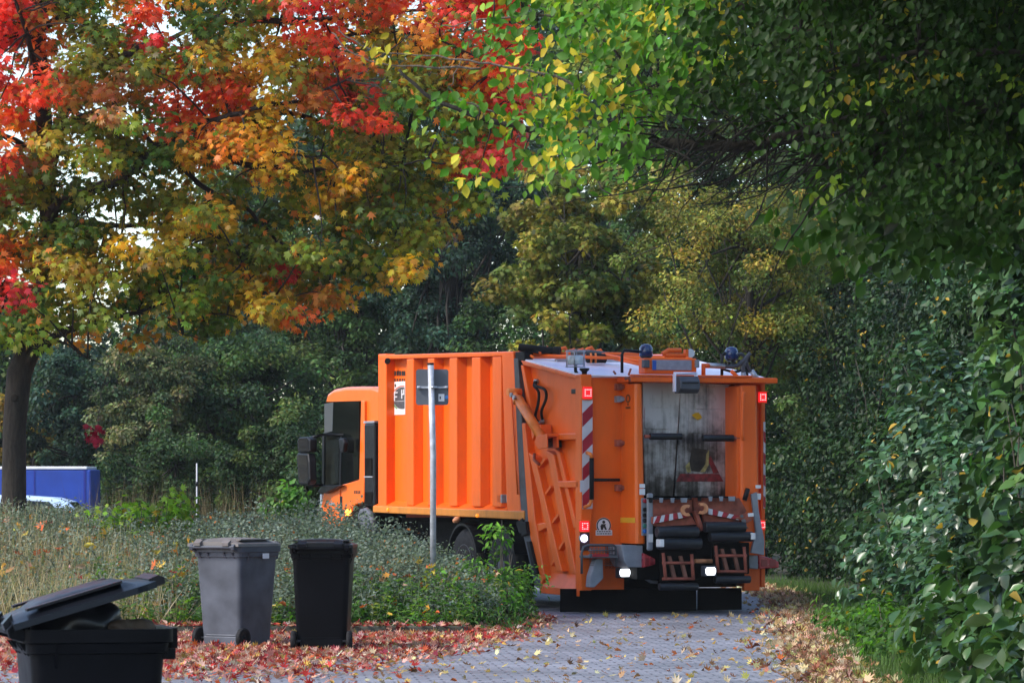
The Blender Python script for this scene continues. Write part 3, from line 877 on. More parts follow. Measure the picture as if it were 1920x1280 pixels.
# right flank mirror lamp
m = MB(); rbox(m, 1112, 1138, 328, 380, .05, .14); m.build('side_lamp', [BLACKPL], truck, .01)

# ---- foot step with basket, brackets, lights below
m = MB()
T = lambda x, y, l=-.32: R3(x, y, l)
m.tube([T(344, 1040), T(344, 950), T(352, 925), T(372, 917), T(478, 917), T(490, 925), T(492, 1010)], .017, 8)
for y in (940, 960): m.tube([T(374, y), T(490, y)], .010, 8)
for x in range(384, 492, 13): m.tube([T(x, 925), T(x, 968)], .005, 6)
for y in range(932, 1010, 8): m.tube([T(376, y, -.18), T(478, y, -.18)], .004, 6)
m.build('step_basket', [STEP], truck)
m = MB(); m.box(r1(372, 970, -.3)[0], r1(492, 970, -.3)[0], -.36, -.02, r1(400, 972, -.3)[1], r1(400, 962, -.3)[1]); m.build('foot_step', [STEP], truck, .004)
m = MB(); rbox(m, 392, 460, 955, 966, -.38, -.37); m.build('step_reflector', [RED], truck)
m = MB()
q = [r1(x, y, -.2) for x, y in ((408, 975), (436, 975), (438, 1060), (400, 1098), (380, 1098), (384, 1050))]
m.prism([(v, -.2, z) for v, z in q], [(v, -.05, z) for v, z in q]); m.build('step_bracket', [GREYPNT], truck, .012)
m = MB()
q = [r1(x, y, -.4) for x, y in ((512, 915), (604, 918), (604, 1012), (540, 1012), (524, 985))]
m.prism([(v, -.42, z) for v, z in q], [(v, .02, z) for v, z in q]); m.build('lift_bracket', [GREYPNT], truck, .01)
m = MB(); q = [r1(x, y, -.3) for x, y in ((1052, 958), (1098, 962), (1098, 1020), (1060, 1016))]
m.prism([(v, -.32, z) for v, z in q], [(v, -.02, z) for v, z in q]); m.build('lift_bracket', [GREYPNT], truck, .01)
m = MB(); q = [r1(x, y, -.5) for x, y in ((1072, 700), (1096, 690), (1102, 760), (1128, 900), (1126, 960), (1070, 950), (1092, 860))]
m.prism([(v, -.5, z) for v, z in q], [(v, -.46, z) for v, z in q]); m.build('guard_plate', [GREYPNT], truck, .006)
for pts, nm in ((((604, 950), (655, 975), (655, 1000), (604, 1014)), 'l'), (((1096, 960), (1150, 972), (1184, 988), (1184, 1014), (1100, 1018)), 'r')):
    l = -.44 if nm == 'l' else -.3
    q = [r1(x, y, l) for x, y in pts]
    m = MB(); m.prism([(v, l-.04, z) for v, z in q], [(v, l+.12, z) for v, z in q]); hs = m.build('rear_light_cluster', [REDLENS], truck, .012)
    xs = [p[0] for p in q]; zs = [p[1] for p in q]
    m = MB()
    for k in range(2):
        u0 = min(xs)+(max(xs)-min(xs))*(.12+.42*k); u1 = u0+(max(xs)-min(xs))*.30
        zc = sum(zs)/len(zs); m.box(u0, u1, l-.048, l-.041, zc-.05, zc+.035)
    m.build('lens_panel', [plain('deep_red_lens', (.2, .01, .02), .2)], hs, .004)
for zx, zy, l in ((521, 1035, -.1), (888, 1028, -.70)):
    v, z = r1(zx, zy, l)
    hd = MB().box(v-.085, v+.085, l-.06, l+.05, z-.065, z+.065).build('work_lamp', [SEALGREY], truck, .015)
    MB().prism_y([(v+x, z+y) for x, y in ((-.05, -.045), (.05, -.045), (.066, -.02), (.066, .025), (.05, .045), (-.05, .045), (-.066, .025), (-.066, -.02))], l-.066, l-.0605).build('lamp_face', [LAMPON], hd, .003)
m = MB(); m.tube([R3(614, 1040, -.35), R3(618, 1060, -.35), R3(640, 1074, -.35), R3(668, 1076, -.35)], .02, 8); m.build('tow_loop', [STEP], truck)
m = MB(); m.tube([R3(1132, 930, -.1), R3(1136, 960, -.1), R3(1136, 1040, -.1)], .012, 6); m.build('marker_wand', [BLACKPL], truck)

# ---- bin lifters
def lifter(dx, dy, x0, x1):
    """two lifters hang side by side, the right one a little higher"""
    root = None
    l = -.62
    def q4(pts, l0, l1, mat, name, par, bev=.006):
        q = [r4(x, y, l0) for x, y in pts]
        return MB().prism([(v, l0, z) for v, z in q], [(v, l1, z) for v, z in q]).build(name, [mat], par, bev)
    return q4
def q4(pts, l0, l1, mat, name, par=truck, bev=.006):
    q = [r4(x, y, l0) for x, y in pts]
    return MB().prism([(v, l0, z) for v, z in q], [(v, l1, z) for v, z in q]).build(name, [mat], par, bev)
def T4(x, y, l): v, z = r4(x, y, l); return (v, l, z)
# comb bars
for (x0, y0, x1, y1, teeth) in ((160, 222, 500, 226, (175, 258, 348, 440)), (500, 210, 852, 214, (565, 652, 738, 822))):
    cb = q4([(x0, y0), (x1, y1), (x1, y1+14), (x0, y0+14)], -.64, -.56, BLACKMET, 'comb_bar')
    for i, t_ in enumerate(teeth):
        wide = 26 if i == 3 else 15
        q4([(t_-wide, y0+4), (t_+wide, y0+4), (t_+wide-4, y0+42), (t_-wide+4, y0+42)], -.67, -.642, GREYPNT if i in (1, 2, 3) else BLACKMET, 'comb_tooth', cb, .004)
# back plates below the comb
q4([(172, 240), (505, 240), (505, 345), (186, 372)], -.55, -.50, TOOLRED, 'lifter_plate')
q4([(512, 226), (880, 226), (940, 330), (900, 380), (520, 345)], -.55, -.50, TOOLRED, 'lifter_plate')
# tipping arms with red and white bands
def banded(pts_top, pts_bot, name):
    """quad strip from left to right, divided into slanting bands"""
    (ax, ay), (bx, by) = pts_top; (cx, cy), (dx, dy) = pts_bot
    base = q4([pts_top[0], pts_top[1], pts_bot[1], pts_bot[0]], -.66, -.60, TOOLRED, name)
    m = MB(); n = 4
    for k in range(n):
        u0, u1 = (k+.12)/n, (k+.56)/n; s_ = .12
        lerp = lambda a, b, t_: a+(b-a)*min(max(t_, 0), 1)
        q = [(lerp(ax, bx, u0), lerp(ay, by, u0)), (lerp(ax, bx, u1), lerp(ay, by, u1)), (lerp(cx, dx, u1+s_*(1 if by > ay else -1)), lerp(cy, dy, u1+s_*(1 if by > ay else -1))), (lerp(cx, dx, u0+s_*(1 if by > ay else -1)), lerp(cy, dy, u0+s_*(1 if by > ay else -1)))]
        m.poly([(r4(x, y, -.664)[0], -.664, r4(x, y, -.664)[1]) for x, y in q], 0)
        q2 = [(lerp(ax, bx, u1), lerp(ay, by, u1)), (lerp(ax, bx, u1+.44/n), lerp(ay, by, u1+.44/n)), (lerp(cx, dx, u1+.44/n+s_*(1 if by > ay else -1)), lerp(cy, dy, u1+.44/n+s_*(1 if by > ay else -1))), (lerp(cx, dx, u1+s_*(1 if by > ay else -1)), lerp(cy, dy, u1+s_*(1 if by > ay else -1)))]
        m.poly([(r4(x, y, -.663)[0], -.663, r4(x, y, -.663)[1]) for x, y in q2], 1)
    m.build('arm_band', [STRIPEWHITE, RED], base, fix=False)
banded(((188, 378), (440, 335)), ((190, 432), (500, 372)), 'tipping_arm')
banded(((620, 305), (960, 392)), ((590, 348), (880, 404)), 'tipping_arm')
q4([(188, 436), (500, 374), (540, 440), (220, 455)], -.60, -.55, TOOLRED, 'arm_web')
q4([(516, 330), (548, 330), (600, 480), (575, 492)], -.66, -.58, TOOLRED, 'arm_web')
q4([(590, 352), (880, 408), (960, 470), (600, 440)], -.60, -.55, TOOLRED, 'arm_web')
# pale C-shaped hooks
for cx, cy, a0, a1 in ((462, 325, 60, 300), (582, 310, -120, 120)):
    m = MB(); pts_o, pts_i = [], []
    for k in range(17):
        a = R(a0+(a1-a0)*k/16)
        pts_o.append(r4(cx+48*math.cos(a), cy-46*math.sin(a), -.70)); pts_i.append(r4(cx+22*math.cos(a), cy-22*math.sin(a), -.70))
    for k in range(16):
        q = [pts_o[k], pts_o[k+1], pts_i[k+1], pts_i[k]]
        m.prism([(v, -.71, z) for v, z in q], [(v, -.67, z) for v, z in q])
    m.build('lift_hook', [BRASSY], truck)
q4([(850, 385), (930, 350), (985, 345), (990, 400), (940, 430)], -.68, -.62, TOOLRED, 'arm_joint')
m = MB(); m.cyl(T4(915, 412, -.72), T4(915, 412, -.60), .03, 12); m.cyl(T4(900, 372, -.72), T4(900, 372, -.60), .022, 12); m.build('joint_pin', [STEP], truck)
q4([(950, 348), (995, 345), (998, 375), (952, 378)], -.70, -.685, WHITE, 'white_sticker')
# fat rubber rollers
for (x0, x1, yc, ry) in ((218, 545, 498, 46), (228, 570, 590, 46), (598, 925, 458, 42), (640, 985, 535, 40)):
    l = -.70
    a, b_ = T4(x0, yc, l), T4(x1, yc, l)
    rad = ry*.2344/153.5
    ro = MB().cyl(a, b_, rad, 22).build('bumper_roller', [ROLLER], truck, .012)
    if (x0 == 228): MB().box(a[0]-.01, a[0]+.05, l-rad-.012, l+rad*.5, a[2]-rad*.6, a[2]+rad*.75).build('roller_clamp', [WHITE], ro, .008)
    if (x0 == 640): MB().box(b_[0]-.05, b_[0]+.01, l-rad-.012, l+rad*.5, b_[2]-rad*.6, b_[2]+rad*.75).build('roller_clamp', [WHITE], ro, .008)
# slatted lower frames
for dx, dy in ((0, 0), (420, -58)):
    fr = MB()
    for (xa, ya, xb, yb) in ((270, 665, 290, 870), (498, 675, 512, 880)):
        fr.tube([T4(xa+dx, ya+dy, -.66), T4(xb+dx, yb+dy, -.66)], .022, 8)
    for yy in (745, 872):
        fr.tube([T4(265+dx, yy+dy, -.66), T4(518+dx, yy+dy, -.66)], .018, 8)
    f_ = fr.build('lower_frame', [TOOLRED], truck)
    for (xa, xb) in ((310, 360), (400, 450)):
        q4([(xa+dx, 690+dy), (xa+26+dx, 690+dy), (xb+22+dx, 870+dy), (xb-8+dx, 870+dy)], -.64, -.60, plain('slat_brown', (.22, .09, .06), .7, var=.4), 'frame_slat', f_)
    q4([(250+dx, 640+dy), (540+dx, 640+dy), (540+dx, 890+dy), (250+dx, 890+dy)], -.50, -.46, DARK, 'frame_backing', f_)
    a, b_ = T4((238 if dx == 0 else 262)+dx, 945+dy-10, -.66), T4(545+dx, 945+dy-10, -.66)
    MB().cyl(a, b_, .045, 16).build('bottom_roller', [ROLLER], truck, .008)
m = MB(); m.tube([T4(525, 730, -.55), T4(660, 730, -.55)], .028, 10); m.build('tie_rod', [BRASSY], truck)
# dark mass of the chassis behind the lifters
m = MB(); m.box(V_pil0+.05, V_rp0+.08, -.38, .03, .42, hz0-.02); m.build('tail_frame', [DARK], truck, .01)
m = MB(); m.box(.35, W-.35, .05, 7.2, .55, 1.12); m.box(.16, W-.16, .45, 1.7, .40, .62); m.box(.25, W-.25, .3, 1.2, .30, .5)
m.build('chassis', [DARK], truck)
m = MB(); m.box(.35, .42, 5.0, 6.6, .5, 1.1); m.box(.5, .8, 4.9, 5.5, .55, 1.08); m.build('air_tank', [BLACKMET], truck, .03)
# mud flaps
for (x0, x1, y0, y1) in ((254, 836, 1104, 1210), (842, 1030, 1100, 1212)):
    q = [r1(x0, y0, .12), r1(x1, y0, .12), r1(x1, y1-3, .12), r1(x0, y1-3, .12)]
    m = MB(); m.prism([(v, .12, max(z, .02)) for v, z in q], [(v, .14, max(z, .02)) for v, z in q]); m.build('mud_flap', [DARK], truck)
m = MB(); m.box(.05, .9, .5, .56, .16, .2); m.cyl((.12, .53, .02), (.12, .53, .2), .02, 8); m.cyl((.25, .53, .02), (.25, .53, .2), .02, 8)
m.build('under_rail', [GREYMET], truck)

# ---- wheels
def wheel(l, v, out):
    z = .5
    s_ = -1 if out < 0 else 1
    t = MB().lathe((v, l, z), (s_, 0, 0), [(-.15, .34), (-.15, .46), (-.11, .5), (.11, .5), (.15, .46), (.15, .30)], 36)
    tyre_o = t.build('wheel', [RUBBER], truck)
    rm = MB().lathe((v, l, z), (s_, 0, 0), [(.02, .29), (.13, .305), (.155, .29), (.10, .25), (.06, .17), (.14, .15), (.16, .10), (.16, .02)], 28)
    rim_o = rm.build('rim', [SEALGREY], tyre_o)
    n = MB()
    for k in range(10):
        a = 2*math.pi*k/10
        n.cyl((v+s_*.08, l+.2*math.cos(a), z+.2*math.sin(a)), (v+s_*.11, l+.2*math.cos(a), z+.2*math.sin(a)), .018, 6)
    n.build('wheel_nut', [STEP], tyre_o)
L_ax = [side(948, 1030, .05)[0]+.2, side(880, 1025, .05)[0]+.25, 8.15]
for l in L_ax:
    wheel(l, .22, -1); wheel(l, W-.22, 1)
for l in L_ax[:2]:
    m = MB(); n = 18
    for k in range(n):
        a0, a1 = R(20+140*k/n), R(20+140*(k+1)/n)
        m.prism([(.04, l+.57*math.cos(a0), .5+.57*math.sin(a0)), (.04, l+.57*math.cos(a1), .5+.57*math.sin(a1)), (.04, l+.54*math.cos(a1), .5+.54*math.sin(a1)), (.04, l+.54*math.cos(a0), .5+.54*math.sin(a0))],
                [(.5, l+.57*math.cos(a0), .5+.57*math.sin(a0)), (.5, l+.57*math.cos(a1), .5+.57*math.sin(a1)), (.5, l+.54*math.cos(a1), .5+.54*math.sin(a1)), (.5, l+.54*math.cos(a0), .5+.54*math.sin(a0))])
    m.build('mudguard', [BLACKPL], truck)

# ---- cab
V_c = .07
def c2(pts, v=V_c): return [s2(x, y, v) for x, y in pts]
fl = s2(140, 760, V_c)[0]; bl = s2(378, 500, V_c)[0]
zr = s2(300, 240, V_c)[1]; zw = s2(150, 298, V_c)[1]
prof = c2([(142, 860), (140, 700), (150, 560), (152, 300), (160, 268), (185, 250), (235, 240), (300, 238), (350, 238), (382, 250), (382, 620), (376, 740), (345, 735), (300, 742), (268, 770), (245, 810), (232, 862)])
cab_prof = prof
m = MB(); m.prism_x(prof, V_c+.03, W-V_c-.03)
cab = m.build('cab', [CABPAINT], truck, .05, 4)
ze = [z for l, z in prof]
# door skin: panel, edge line, side window
m = MB(); m.prism_x(c2([(230, 660), (308, 638), (316, 300), (330, 300), (330, 638), (326, 735), (295, 742), (264, 772), (240, 815), (230, 815)]), V_c-.012, V_c+.05); door = m.build('cab_door', [CABPAINT], truck, .012)
m = MB(); m.prism_x(c2([(158, 692), (224, 664), (224, 815), (205, 862), (150, 862), (143, 760)]), V_c-.012, V_c+.05); m.build('front_panel', [CABPAINT], truck, .012)
m = MB(); m.prism_x(c2([(158, 304), (306, 300), (303, 634), (155, 690)]), V_c-.004, V_c+.04); win = m.build('side_window', [GLASS], truck)
m = MB(); m.prism_x(c2([(150, 442), (232, 440), (232, 447), (150, 449)]), V_c-.02, V_c+.0); m.prism_x(c2([(228, 447), (234, 447), (230, 662), (222, 666)]), V_c-.016, V_c)
m.prism_x(c2([(150, 449), (160, 449), (158, 690), (150, 690)]), V_c-.016, V_c); m.build('window_frame', [BLACKPL], win)
m = MB(); m.prism_x(c2([(158, 312), (196, 306), (192, 430), (158, 438)]), V_c-.008, V_c-.005); m.build('window_reflection_strip', [glass('pale_glass', (.10, .11, .12), .15)], win)
m = MB(); m.prism_x(c2([(166, 470), (220, 462), (218, 645), (164, 668)]), V_c-.008, V_c-.005); m.build('lower_pane', [glass('clear_glass', (.02, .025, .025), .35)], win)
# interior seen through the glass: seat back and bulkhead
m = MB(); l, z = s2(200, 600, .4); m.box(.35, .85, l-.5, l-.35, z-.1, z+.7); m.box(.35, .85, l-.4, l+.2, z-.2, z-.05); m.build('driver_seat', [plain('seat_cloth', (.03, .03, .035), .9)], truck, .04)
# windscreen on the front
fz0, fz1 = 1.45, zw
m = MB(); f0 = s2(150, 560, V_c)[0]
m.prism_x([(f0+.0, 1.5), (f0+.04, 1.5), (f0+.02, zw-.05), (f0-.02, zw-.05)], V_c+.14, W-V_c-.14); m.build('windscreen', [GLASS], truck)
m = MB(); m.box(V_c-.016, V_c-.004, *sorted((s2(206, 710)[0], s2(217, 710)[0])), s2(211, 790)[1], s2(211, 708)[1]); m.build('door_handle', [BLACKPL], truck, .005)
m = MB(); m.box(V_c-.018, V_c-.010, *sorted((s2(160, 740)[0], s2(184, 740)[0])), s2(172, 747)[1], s2(172, 735)[1]); m.build('cab_badge', [GREYMET], truck, .003)
for k in range(4):
    a, b_ = s2(288+k*7, 690, V_c)[0], s2(292+k*7, 690, V_c)[0]
    MB().box(V_c-.016, V_c-.011, min(a, b_), max(a, b_), s2(290, 697, V_c)[1], s2(290, 684, V_c)[1]).build('fleet_numeral', [INK], door)
l, z = s2(258, 778, V_c-.02); MB().box(V_c-.03, V_c-.01, l-.1, l+.1, z-.04, z+.045).build('side_indicator', [AMBER], truck, .01)
# headlight corner in white plastic at the very front
m = MB(); m.prism_x(c2([(136, 700), (144, 700), (150, 830), (142, 830)]), V_c+.0, V_c+.4); m.build('headlamp', [CLEARLENS], truck, .01)
# wheel arch liner and mudguard
m = MB()
arch = c2([(232, 864), (240, 820), (262, 785), (300, 750), (335, 740), (335, 870)], V_c); m.prism_x(arch, V_c+.0, V_c+.6); m.build('arch_liner', [DARK], truck)
m = MB(); m.prism_x(c2([(300, 790), (312, 762), (332, 756), (352, 775), (362, 810), (366, 870), (330, 880), (312, 840)], 0), -.02, .06); m.build('front_mudguard', [plain('mudguard_grey', (.10, .105, .13), .5)], truck, .03)
m = MB()
for k in range(12):
    a0, a1 = R(150*k/12+10), R(150*(k+1)/12+10); q = []
cx_, cz_ = L_ax[2], .5
# air intake stack between cab and body
(l1_, z1_), (l0_, z0_) = s2(330, 396, 0), s2(378, 750, 0)
st = MB().box(-.02, .45, l0_+.03, l1_-.01, z0_, z1_).build('intake_stack', [BLACKPL], truck, .03)
m = MB(); m.box(-.03, -.021, l0_+.10, l1_-.08, s2(350, 620, 0)[1], s2(350, 545, 0)[1]); m.box(-.03, -.021, l0_+.10, l1_-.08, s2(350, 740, 0)[1], s2(350, 690, 0)[1]); m.build('intake_grille', [DARK], st)
m = MB(); m.box(-.035, -.021, l0_+.06, l1_-.05, s2(350, 628, 0)[1], s2(350, 622, 0)[1]); m.box(-.022, .452, l0_+.02, l1_-.0, z1_+.001, z1_+.03); m.build('stack_trim', [GREYPNT], st)
# mirrors
mv = -.18
def M2(x, y, v=mv): return (v,) + s2(x, y, v)
m = MB()
m.tube([M2(240, 446, V_c), M2(150, 444, -.02), M2(128, 450), M2(80, 462)], .02, 8)
m.build('mirror_arm', [BLACKPL], truck)
m = MB(); m.tube([M2(150, 660, -.0), M2(110, 662), M2(75, 655)], .018, 8)
m.build('mirror_arm', [BLACKPL], truck)
def mirror(pts, name):
    v0, v1 = mv-.10, mv+.02
    q = [s2(x, y, mv) for x, y in pts]
    c_ = (sum(p[0] for p in q)/len(q), sum(p[1] for p in q)/len(q))
    o = MB().prism_x(q, v0, v1).build(name, [BLACKPL], truck, .025, 3)
    g = [(c_[0]+(p[0]-c_[0])*.8, c_[1]+(p[1]-c_[1])*.85) for p in q]
    MB().prism_x(g, v0-.004, v0-.001).build('mirror_glass', [glass('mirror_face', (.02, .02, .022), .0)], o)
mirror([(66, 470), (74, 456), (112, 454), (121, 466), (120, 520), (70, 522)], 'upper_mirror')
mirror([(63, 528), (70, 522), (112, 524), (117, 560), (120, 640), (112, 660), (72, 656)], 'lower_mirror')
m = MB(); m.prism_x(c2([(128, 688), (150, 662), (232, 660), (160, 694), (140, 696)], -.02), -.03, .05); m.build('mirror_bracket', [BLACKPL], truck, .01)
m = MB(); q = c2([(226, 462), (244, 458), (250, 480), (246, 520), (232, 520)], -.06); m.prism_x(q, -.10, -.02); m.build('kerb_mirror', [BLACKPL], truck, .02)
truck.rotation_euler = (0, 0, YAW)
# ------------------------------------------------------------------ ground
def paving_mat():
    m, nt, p = new_mat('grey_brick_paving')
    N, L = nt.nodes, nt.links
    tc = N.new('ShaderNodeTexCoord')
    mp = N.new('ShaderNodeMapping'); mp.inputs['Rotation'].default_value = (0, 0, R(-4))
    L.new(tc.outputs['Object'], mp.inputs['Vector'])
    br = N.new('ShaderNodeTexBrick')
    br.inputs['Scale'].default_value = 1.0
    br.inputs['Brick Width'].default_value = 0.20; br.inputs['Row Height'].default_value = 0.20
    br.inputs['Mortar Size'].default_value = 0.012; br.inputs['Mortar Smooth'].default_value = 0.3
    br.inputs['Color1'].default_value = (0.19, 0.20, 0.235, 1); br.inputs['Color2'].default_value = (0.26, 0.27, 0.31, 1)
    br.inputs['Mortar'].default_value = (0.10, 0.10, 0.115, 1)
    L.new(mp.outputs[0], br.inputs['Vector'])
    n1 = N.new('ShaderNodeTexNoise'); n1.inputs['Scale'].default_value = 0.7; n1.inputs['Detail'].default_value = 8
    L.new(tc.outputs['Object'], n1.inputs['Vector'])
    r = N.new('ShaderNodeValToRGB'); r.color_ramp.elements[0].position = 0.3; r.color_ramp.elements[1].position = 0.75
    r.color_ramp.elements[0].color = (0.62, 0.6, 0.58, 1); r.color_ramp.elements[1].color = (1.2, 1.2, 1.25, 1)
    L.new(n1.outputs[0], r.inputs[0])
    mx = N.new('ShaderNodeMix'); mx.data_type = 'RGBA'; mx.blend_type = 'MULTIPLY'; mx.inputs['Factor'].default_value = 1
    L.new(br.outputs['Color'], mx.inputs['A']); L.new(r.outputs[0], mx.inputs['B']); L.new(mx.outputs['Result'], p.inputs['Base Color'])
    mr = N.new('ShaderNodeMapRange'); mr.inputs['To Min'].default_value = 0.38; mr.inputs['To Max'].default_value = 0.75
    L.new(n1.outputs[0], mr.inputs[0]); L.new(mr.outputs[0], p.inputs['Roughness'])
    b = N.new('ShaderNodeBump'); b.inputs['Strength'].default_value = 0.6; b.inputs['Distance'].default_value = 0.01; b.invert = True
    L.new(br.outputs['Fac'], b.inputs['Height']); L.new(b.outputs[0], p.inputs['Normal'])
    return m
SOIL = plain('leaf_mould_soil', (0.045, 0.04, 0.022), 0.95, var=0.5, scale=1.5, bump=0.5)
PAVING = paving_mat()
m = MB(); m.poly([(-600, -60, 0), (600, -60, 0), (600, 900, 0), (-600, 900, 0)])
tag(m.build('ground', [SOIL], fix=False), kind='structure')
road_r = [(2.2, 4), (2.45, 24), (2.56, 32), (2.8, 38), (3.25, 46), (3.75, 55), (3.6, 61), (2.2, 67), (-4, 74), (-16, 82), (-40, 92)]
road_l = [(-40, 80), (-16, 70), (-8, 64.5), (-3.4, 58.5), (-.15, 50), (.28, 46.5), (.08, 43.5), (-.42, 42.06), (-16, 42.06), (-16, 4)]
m = MB(); m.poly([(x, y, .004) for x, y in road_r + road_l])
tag(m.build('paved_lane', [PAVING], fix=False), kind='structure')

def sstep(x): x = np.clip(x, 0, 1); return x*x*(3-2*x)
bed_ys = np.array([42.0, 43.5, 46.5, 50.0, 58.5, 63.5]); bed_xs = np.array([-.50, .0, .18, -.28, -3.6, -6.5])
def bed_h(x, y):
    xr = np.interp(y, bed_ys, bed_xs)
    e = np.minimum(np.minimum((y-42.05)/4.0, (xr-x)/2.2), (64.5-y)/4.0)
    left = sstep((-x-2.0)/4.5)
    return np.where(e > 0, sstep(e)*(.28+.50*left), -0.02) + np.where(e > 0, .012, 0)
def in_bed(x, y): return (y > 42.06) & (y < 64) & (x < np.interp(y, bed_ys, bed_xs)) & (x > -16)
gx, gy = 110, 80
X_ = np.linspace(-16, .3, gx); Y_ = np.linspace(42.06, 64.5, gy)
XX, YY = np.meshgrid(X_, Y_)
ZZ = bed_h(XX, YY)
me = bpy.data.meshes.new('planting_bed')
idx = np.arange(gx*gy).reshape(gy, gx)
faces = [(int(idx[j, i]), int(idx[j, i+1]), int(idx[j+1, i+1]), int(idx[j+1, i])) for j in range(gy-1) for i in range(gx-1)]
me.from_pydata(np.stack([XX, YY, ZZ], -1).reshape(-1, 3).tolist(), [], faces)
tag(link('planting_bed', me, SOIL), kind='structure')
CONC = plain('mossy_concrete', (0.055, 0.058, 0.045), 0.9, var=0.45, scale=7, bump=0.3)
m = MB()
x = -15.5
m.box(-15.5, -.46, 41.94, 42.06, -.02, .10)
k_ = m.build('kerb', [CONC], bevel=.012); tag(k_, kind='structure')
# leaf-littered verge on the right of the lane
ver_r = [(5.5, 4), (5.6, 24), (6.0, 38), (7.0, 46), (9.0, 61), (9, 75)]
m = MB()
rr_ = [(a+.0, b) for a, b in road_r[:8]]
VERGE = plain('verge_soil', (0.05, 0.05, 0.022), 0.95, var=0.5, scale=3, bump=0.5)
for i in range(len(rr_)-1):
    (x0, y0), (x1, y1) = rr_[i], rr_[i+1]
    m.poly([(x0, y0, .006), (x0+6, y0, .012), (x1+6, y1, .012), (x1, y1, .006)])
tag(m.build('verge', [VERGE], fix=False), kind='structure')

# ------------------------------------------------------------------ wheelie bins
def rrect(w, d, r, cy=0.0, n=5):
    pts = []
    for (sx, sy, a0) in ((1, 1, 0), (-1, 1, 90), (-1, -1, 180), (1, -1, 270)):
        for k in range(n+1):
            a = R(a0+90*k/n)
            pts.append((sx*(w/2-r)+r*math.cos(a), cy+sy*(d/2-r)+r*math.sin(a)))
    return pts
def bin_mat(name, col, rough):
    m = plain(name, col, rough, var=.34, spec=(.08 if col[0] < .02 else .3), scale=4, bump=.06)
    return m
def wheelie_bin(loc, rz, label, bodymat, lidmat, group, lid_open=0.0, sticker=False):
    """local +y is the lid's opening edge, wheels and hinge at -y"""
    t = empty('wheelie_bin', loc, rz)
    tag(t, label, 'wheelie bin', group)
    H = .985
    # body: tapering rounded box, open at the top
    levels = [(.02, .47, .50, -.0), (.06, .475, .505, .0), (.20, .485, .52, .0), (.88, .545, .615, .0), (.885, .575, .65, .0), (.925, .58, .655, .0), (.93, .60, .69, .0), (H, .60, .69, .0)]
    m = MB(); rings = []
    for (z, w, d, cy) in levels: rings.append([(x, y, z) for x, y in rrect(w, d, .055, cy)])
    inner = [(H, .56, .65, 0), (.88, .53, .60, 0), (.10, .46, .48, 0)]
    for (z, w, d, cy) in inner: rings.append([(x, y, z) for x, y in rrect(w, d, .05, cy)])
    n = len(rings[0]); base = len(m.v)
    for r_ in rings: m.v += r_
    for j in range(len(rings)-1):
        for k in range(n):
            k2 = (k+1) % n
            m.f.append((base+j*n+k, base+j*n+k2, base+(j+1)*n+k2, base+(j+1)*n+k)); m.m.append(0); m.sm.append(True)
    m.f.append(tuple(base+k for k in range(n))[::-1]); m.m.append(0); m.sm.append(False)
    jl = (len(rings)-1)*n
    m.f.append(tuple(base+jl+k for k in range(n))); m.m.append(0); m.sm.append(False)
    # vertical gussets under the rim and recessed wheel housing bulge
    for s_ in (-1, 1):
        for xx in (.10, .20):
            m.prism([(s_*xx-.008, -.31, .87), (s_*xx-.008, -.355, .925), (s_*xx-.008, -.30, .925)], [(s_*xx+.008, -.31, .87), (s_*xx+.008, -.355, .925), (s_*xx+.008, -.30, .925)])
        m.prism([(s_*.27, -.2, .82), (s_*.30, -.2, .925), (s_*.25, -.2, .925)], [(s_*.27, -.185, .82), (s_*.30, -.185, .925), (s_*.25, -.185, .925)])
    m.box(-.2, .2, .345, .375, .90, .985); m.box(-.235, .235, .30, .36, .855, .90)
    body = m.build('body', [bodymat], t)
    es = body.modifiers.new('edge', 'EDGE_SPLIT'); es.split_angle = R(40)
    # handle bar and hinge bosses at the rear
    m = MB()
    for s_ in (-1, 1):
        m.prism_x([(-.33, .93), (-.405, .95), (-.415, .985), (-.39, 1.01), (-.33, .985)], s_*.25-.02, s_*.25+.02)
    m.cyl((-.27, -.395, .978), (.27, -.395, .978), .016, 12)
    hb = m.build('handle', [bodymat], t, .006)
    # axle and wheels
    m = MB(); m.cyl((-.27, -.25, .10), (.27, -.25, .10), .011, 10); m.build('axle', [STEP], t)
    m = MB(); m.box(-.20, .20, -.27, -.245, .03, .115); m.box(-.18, .18, -.262, -.24, .115, .135); m.build('axle_housing', [bodymat], t, .008)
    for s_ in (-1, 1):
        w = MB().lathe((s_*.265, -.25, .10), (s_, 0, 0), [(-.025, .06), (-.025, .088), (-.017, .10), (.017, .10), (.025, .088), (.025, .06), (.012, .055), (.012, .02), (.028, .018)], 26).build('wheel', [RUBBER], t)
    # lid: domed, with a lip, two raised pads and a front grip; hinged at the rear rail
    pivot = Vector((0, -.375, .985))
    m = MB()
    def lid_pt(x, y, z): return (x, y, z)
    ny, nx = 14, 12
    ys = [-.385+.755*j/ny for j in range(ny+1)]
    grid = []
    for j, y in enumerate(ys):
        u = j/ny
        for i in range(nx+1):
            s_ = i/nx*2-1
            w = .305 if u < .9 else .305-.05*(u-.9)/.1
            dome = .045*(1-abs(s_)**3)*math.sin(math.pi*min(1, .08+u*.92))**.6
            zz = 1.012 + dome + (.012 if .15 < u < .80 and abs(s_) < .72 else 0)
            grid.append((s_*w, y, zz))
    b0 = len(m.v); m.v += grid
    for j in range(ny):
        for i in range(nx):
            a = b0+j*(nx+1)+i
            m.f.append((a, a+1, a+nx+2, a+nx+1)); m.m.append(0); m.sm.append(True)
    # lip all round and a flat underside
    border = [b0+i for i in range(nx+1)] + [b0+j*(nx+1)+nx for j in range(1, ny+1)] + [b0+ny*(nx+1)+i for i in range(nx-1, -1, -1)] + [b0+j*(nx+1) for j in range(ny-1, 0, -1)]
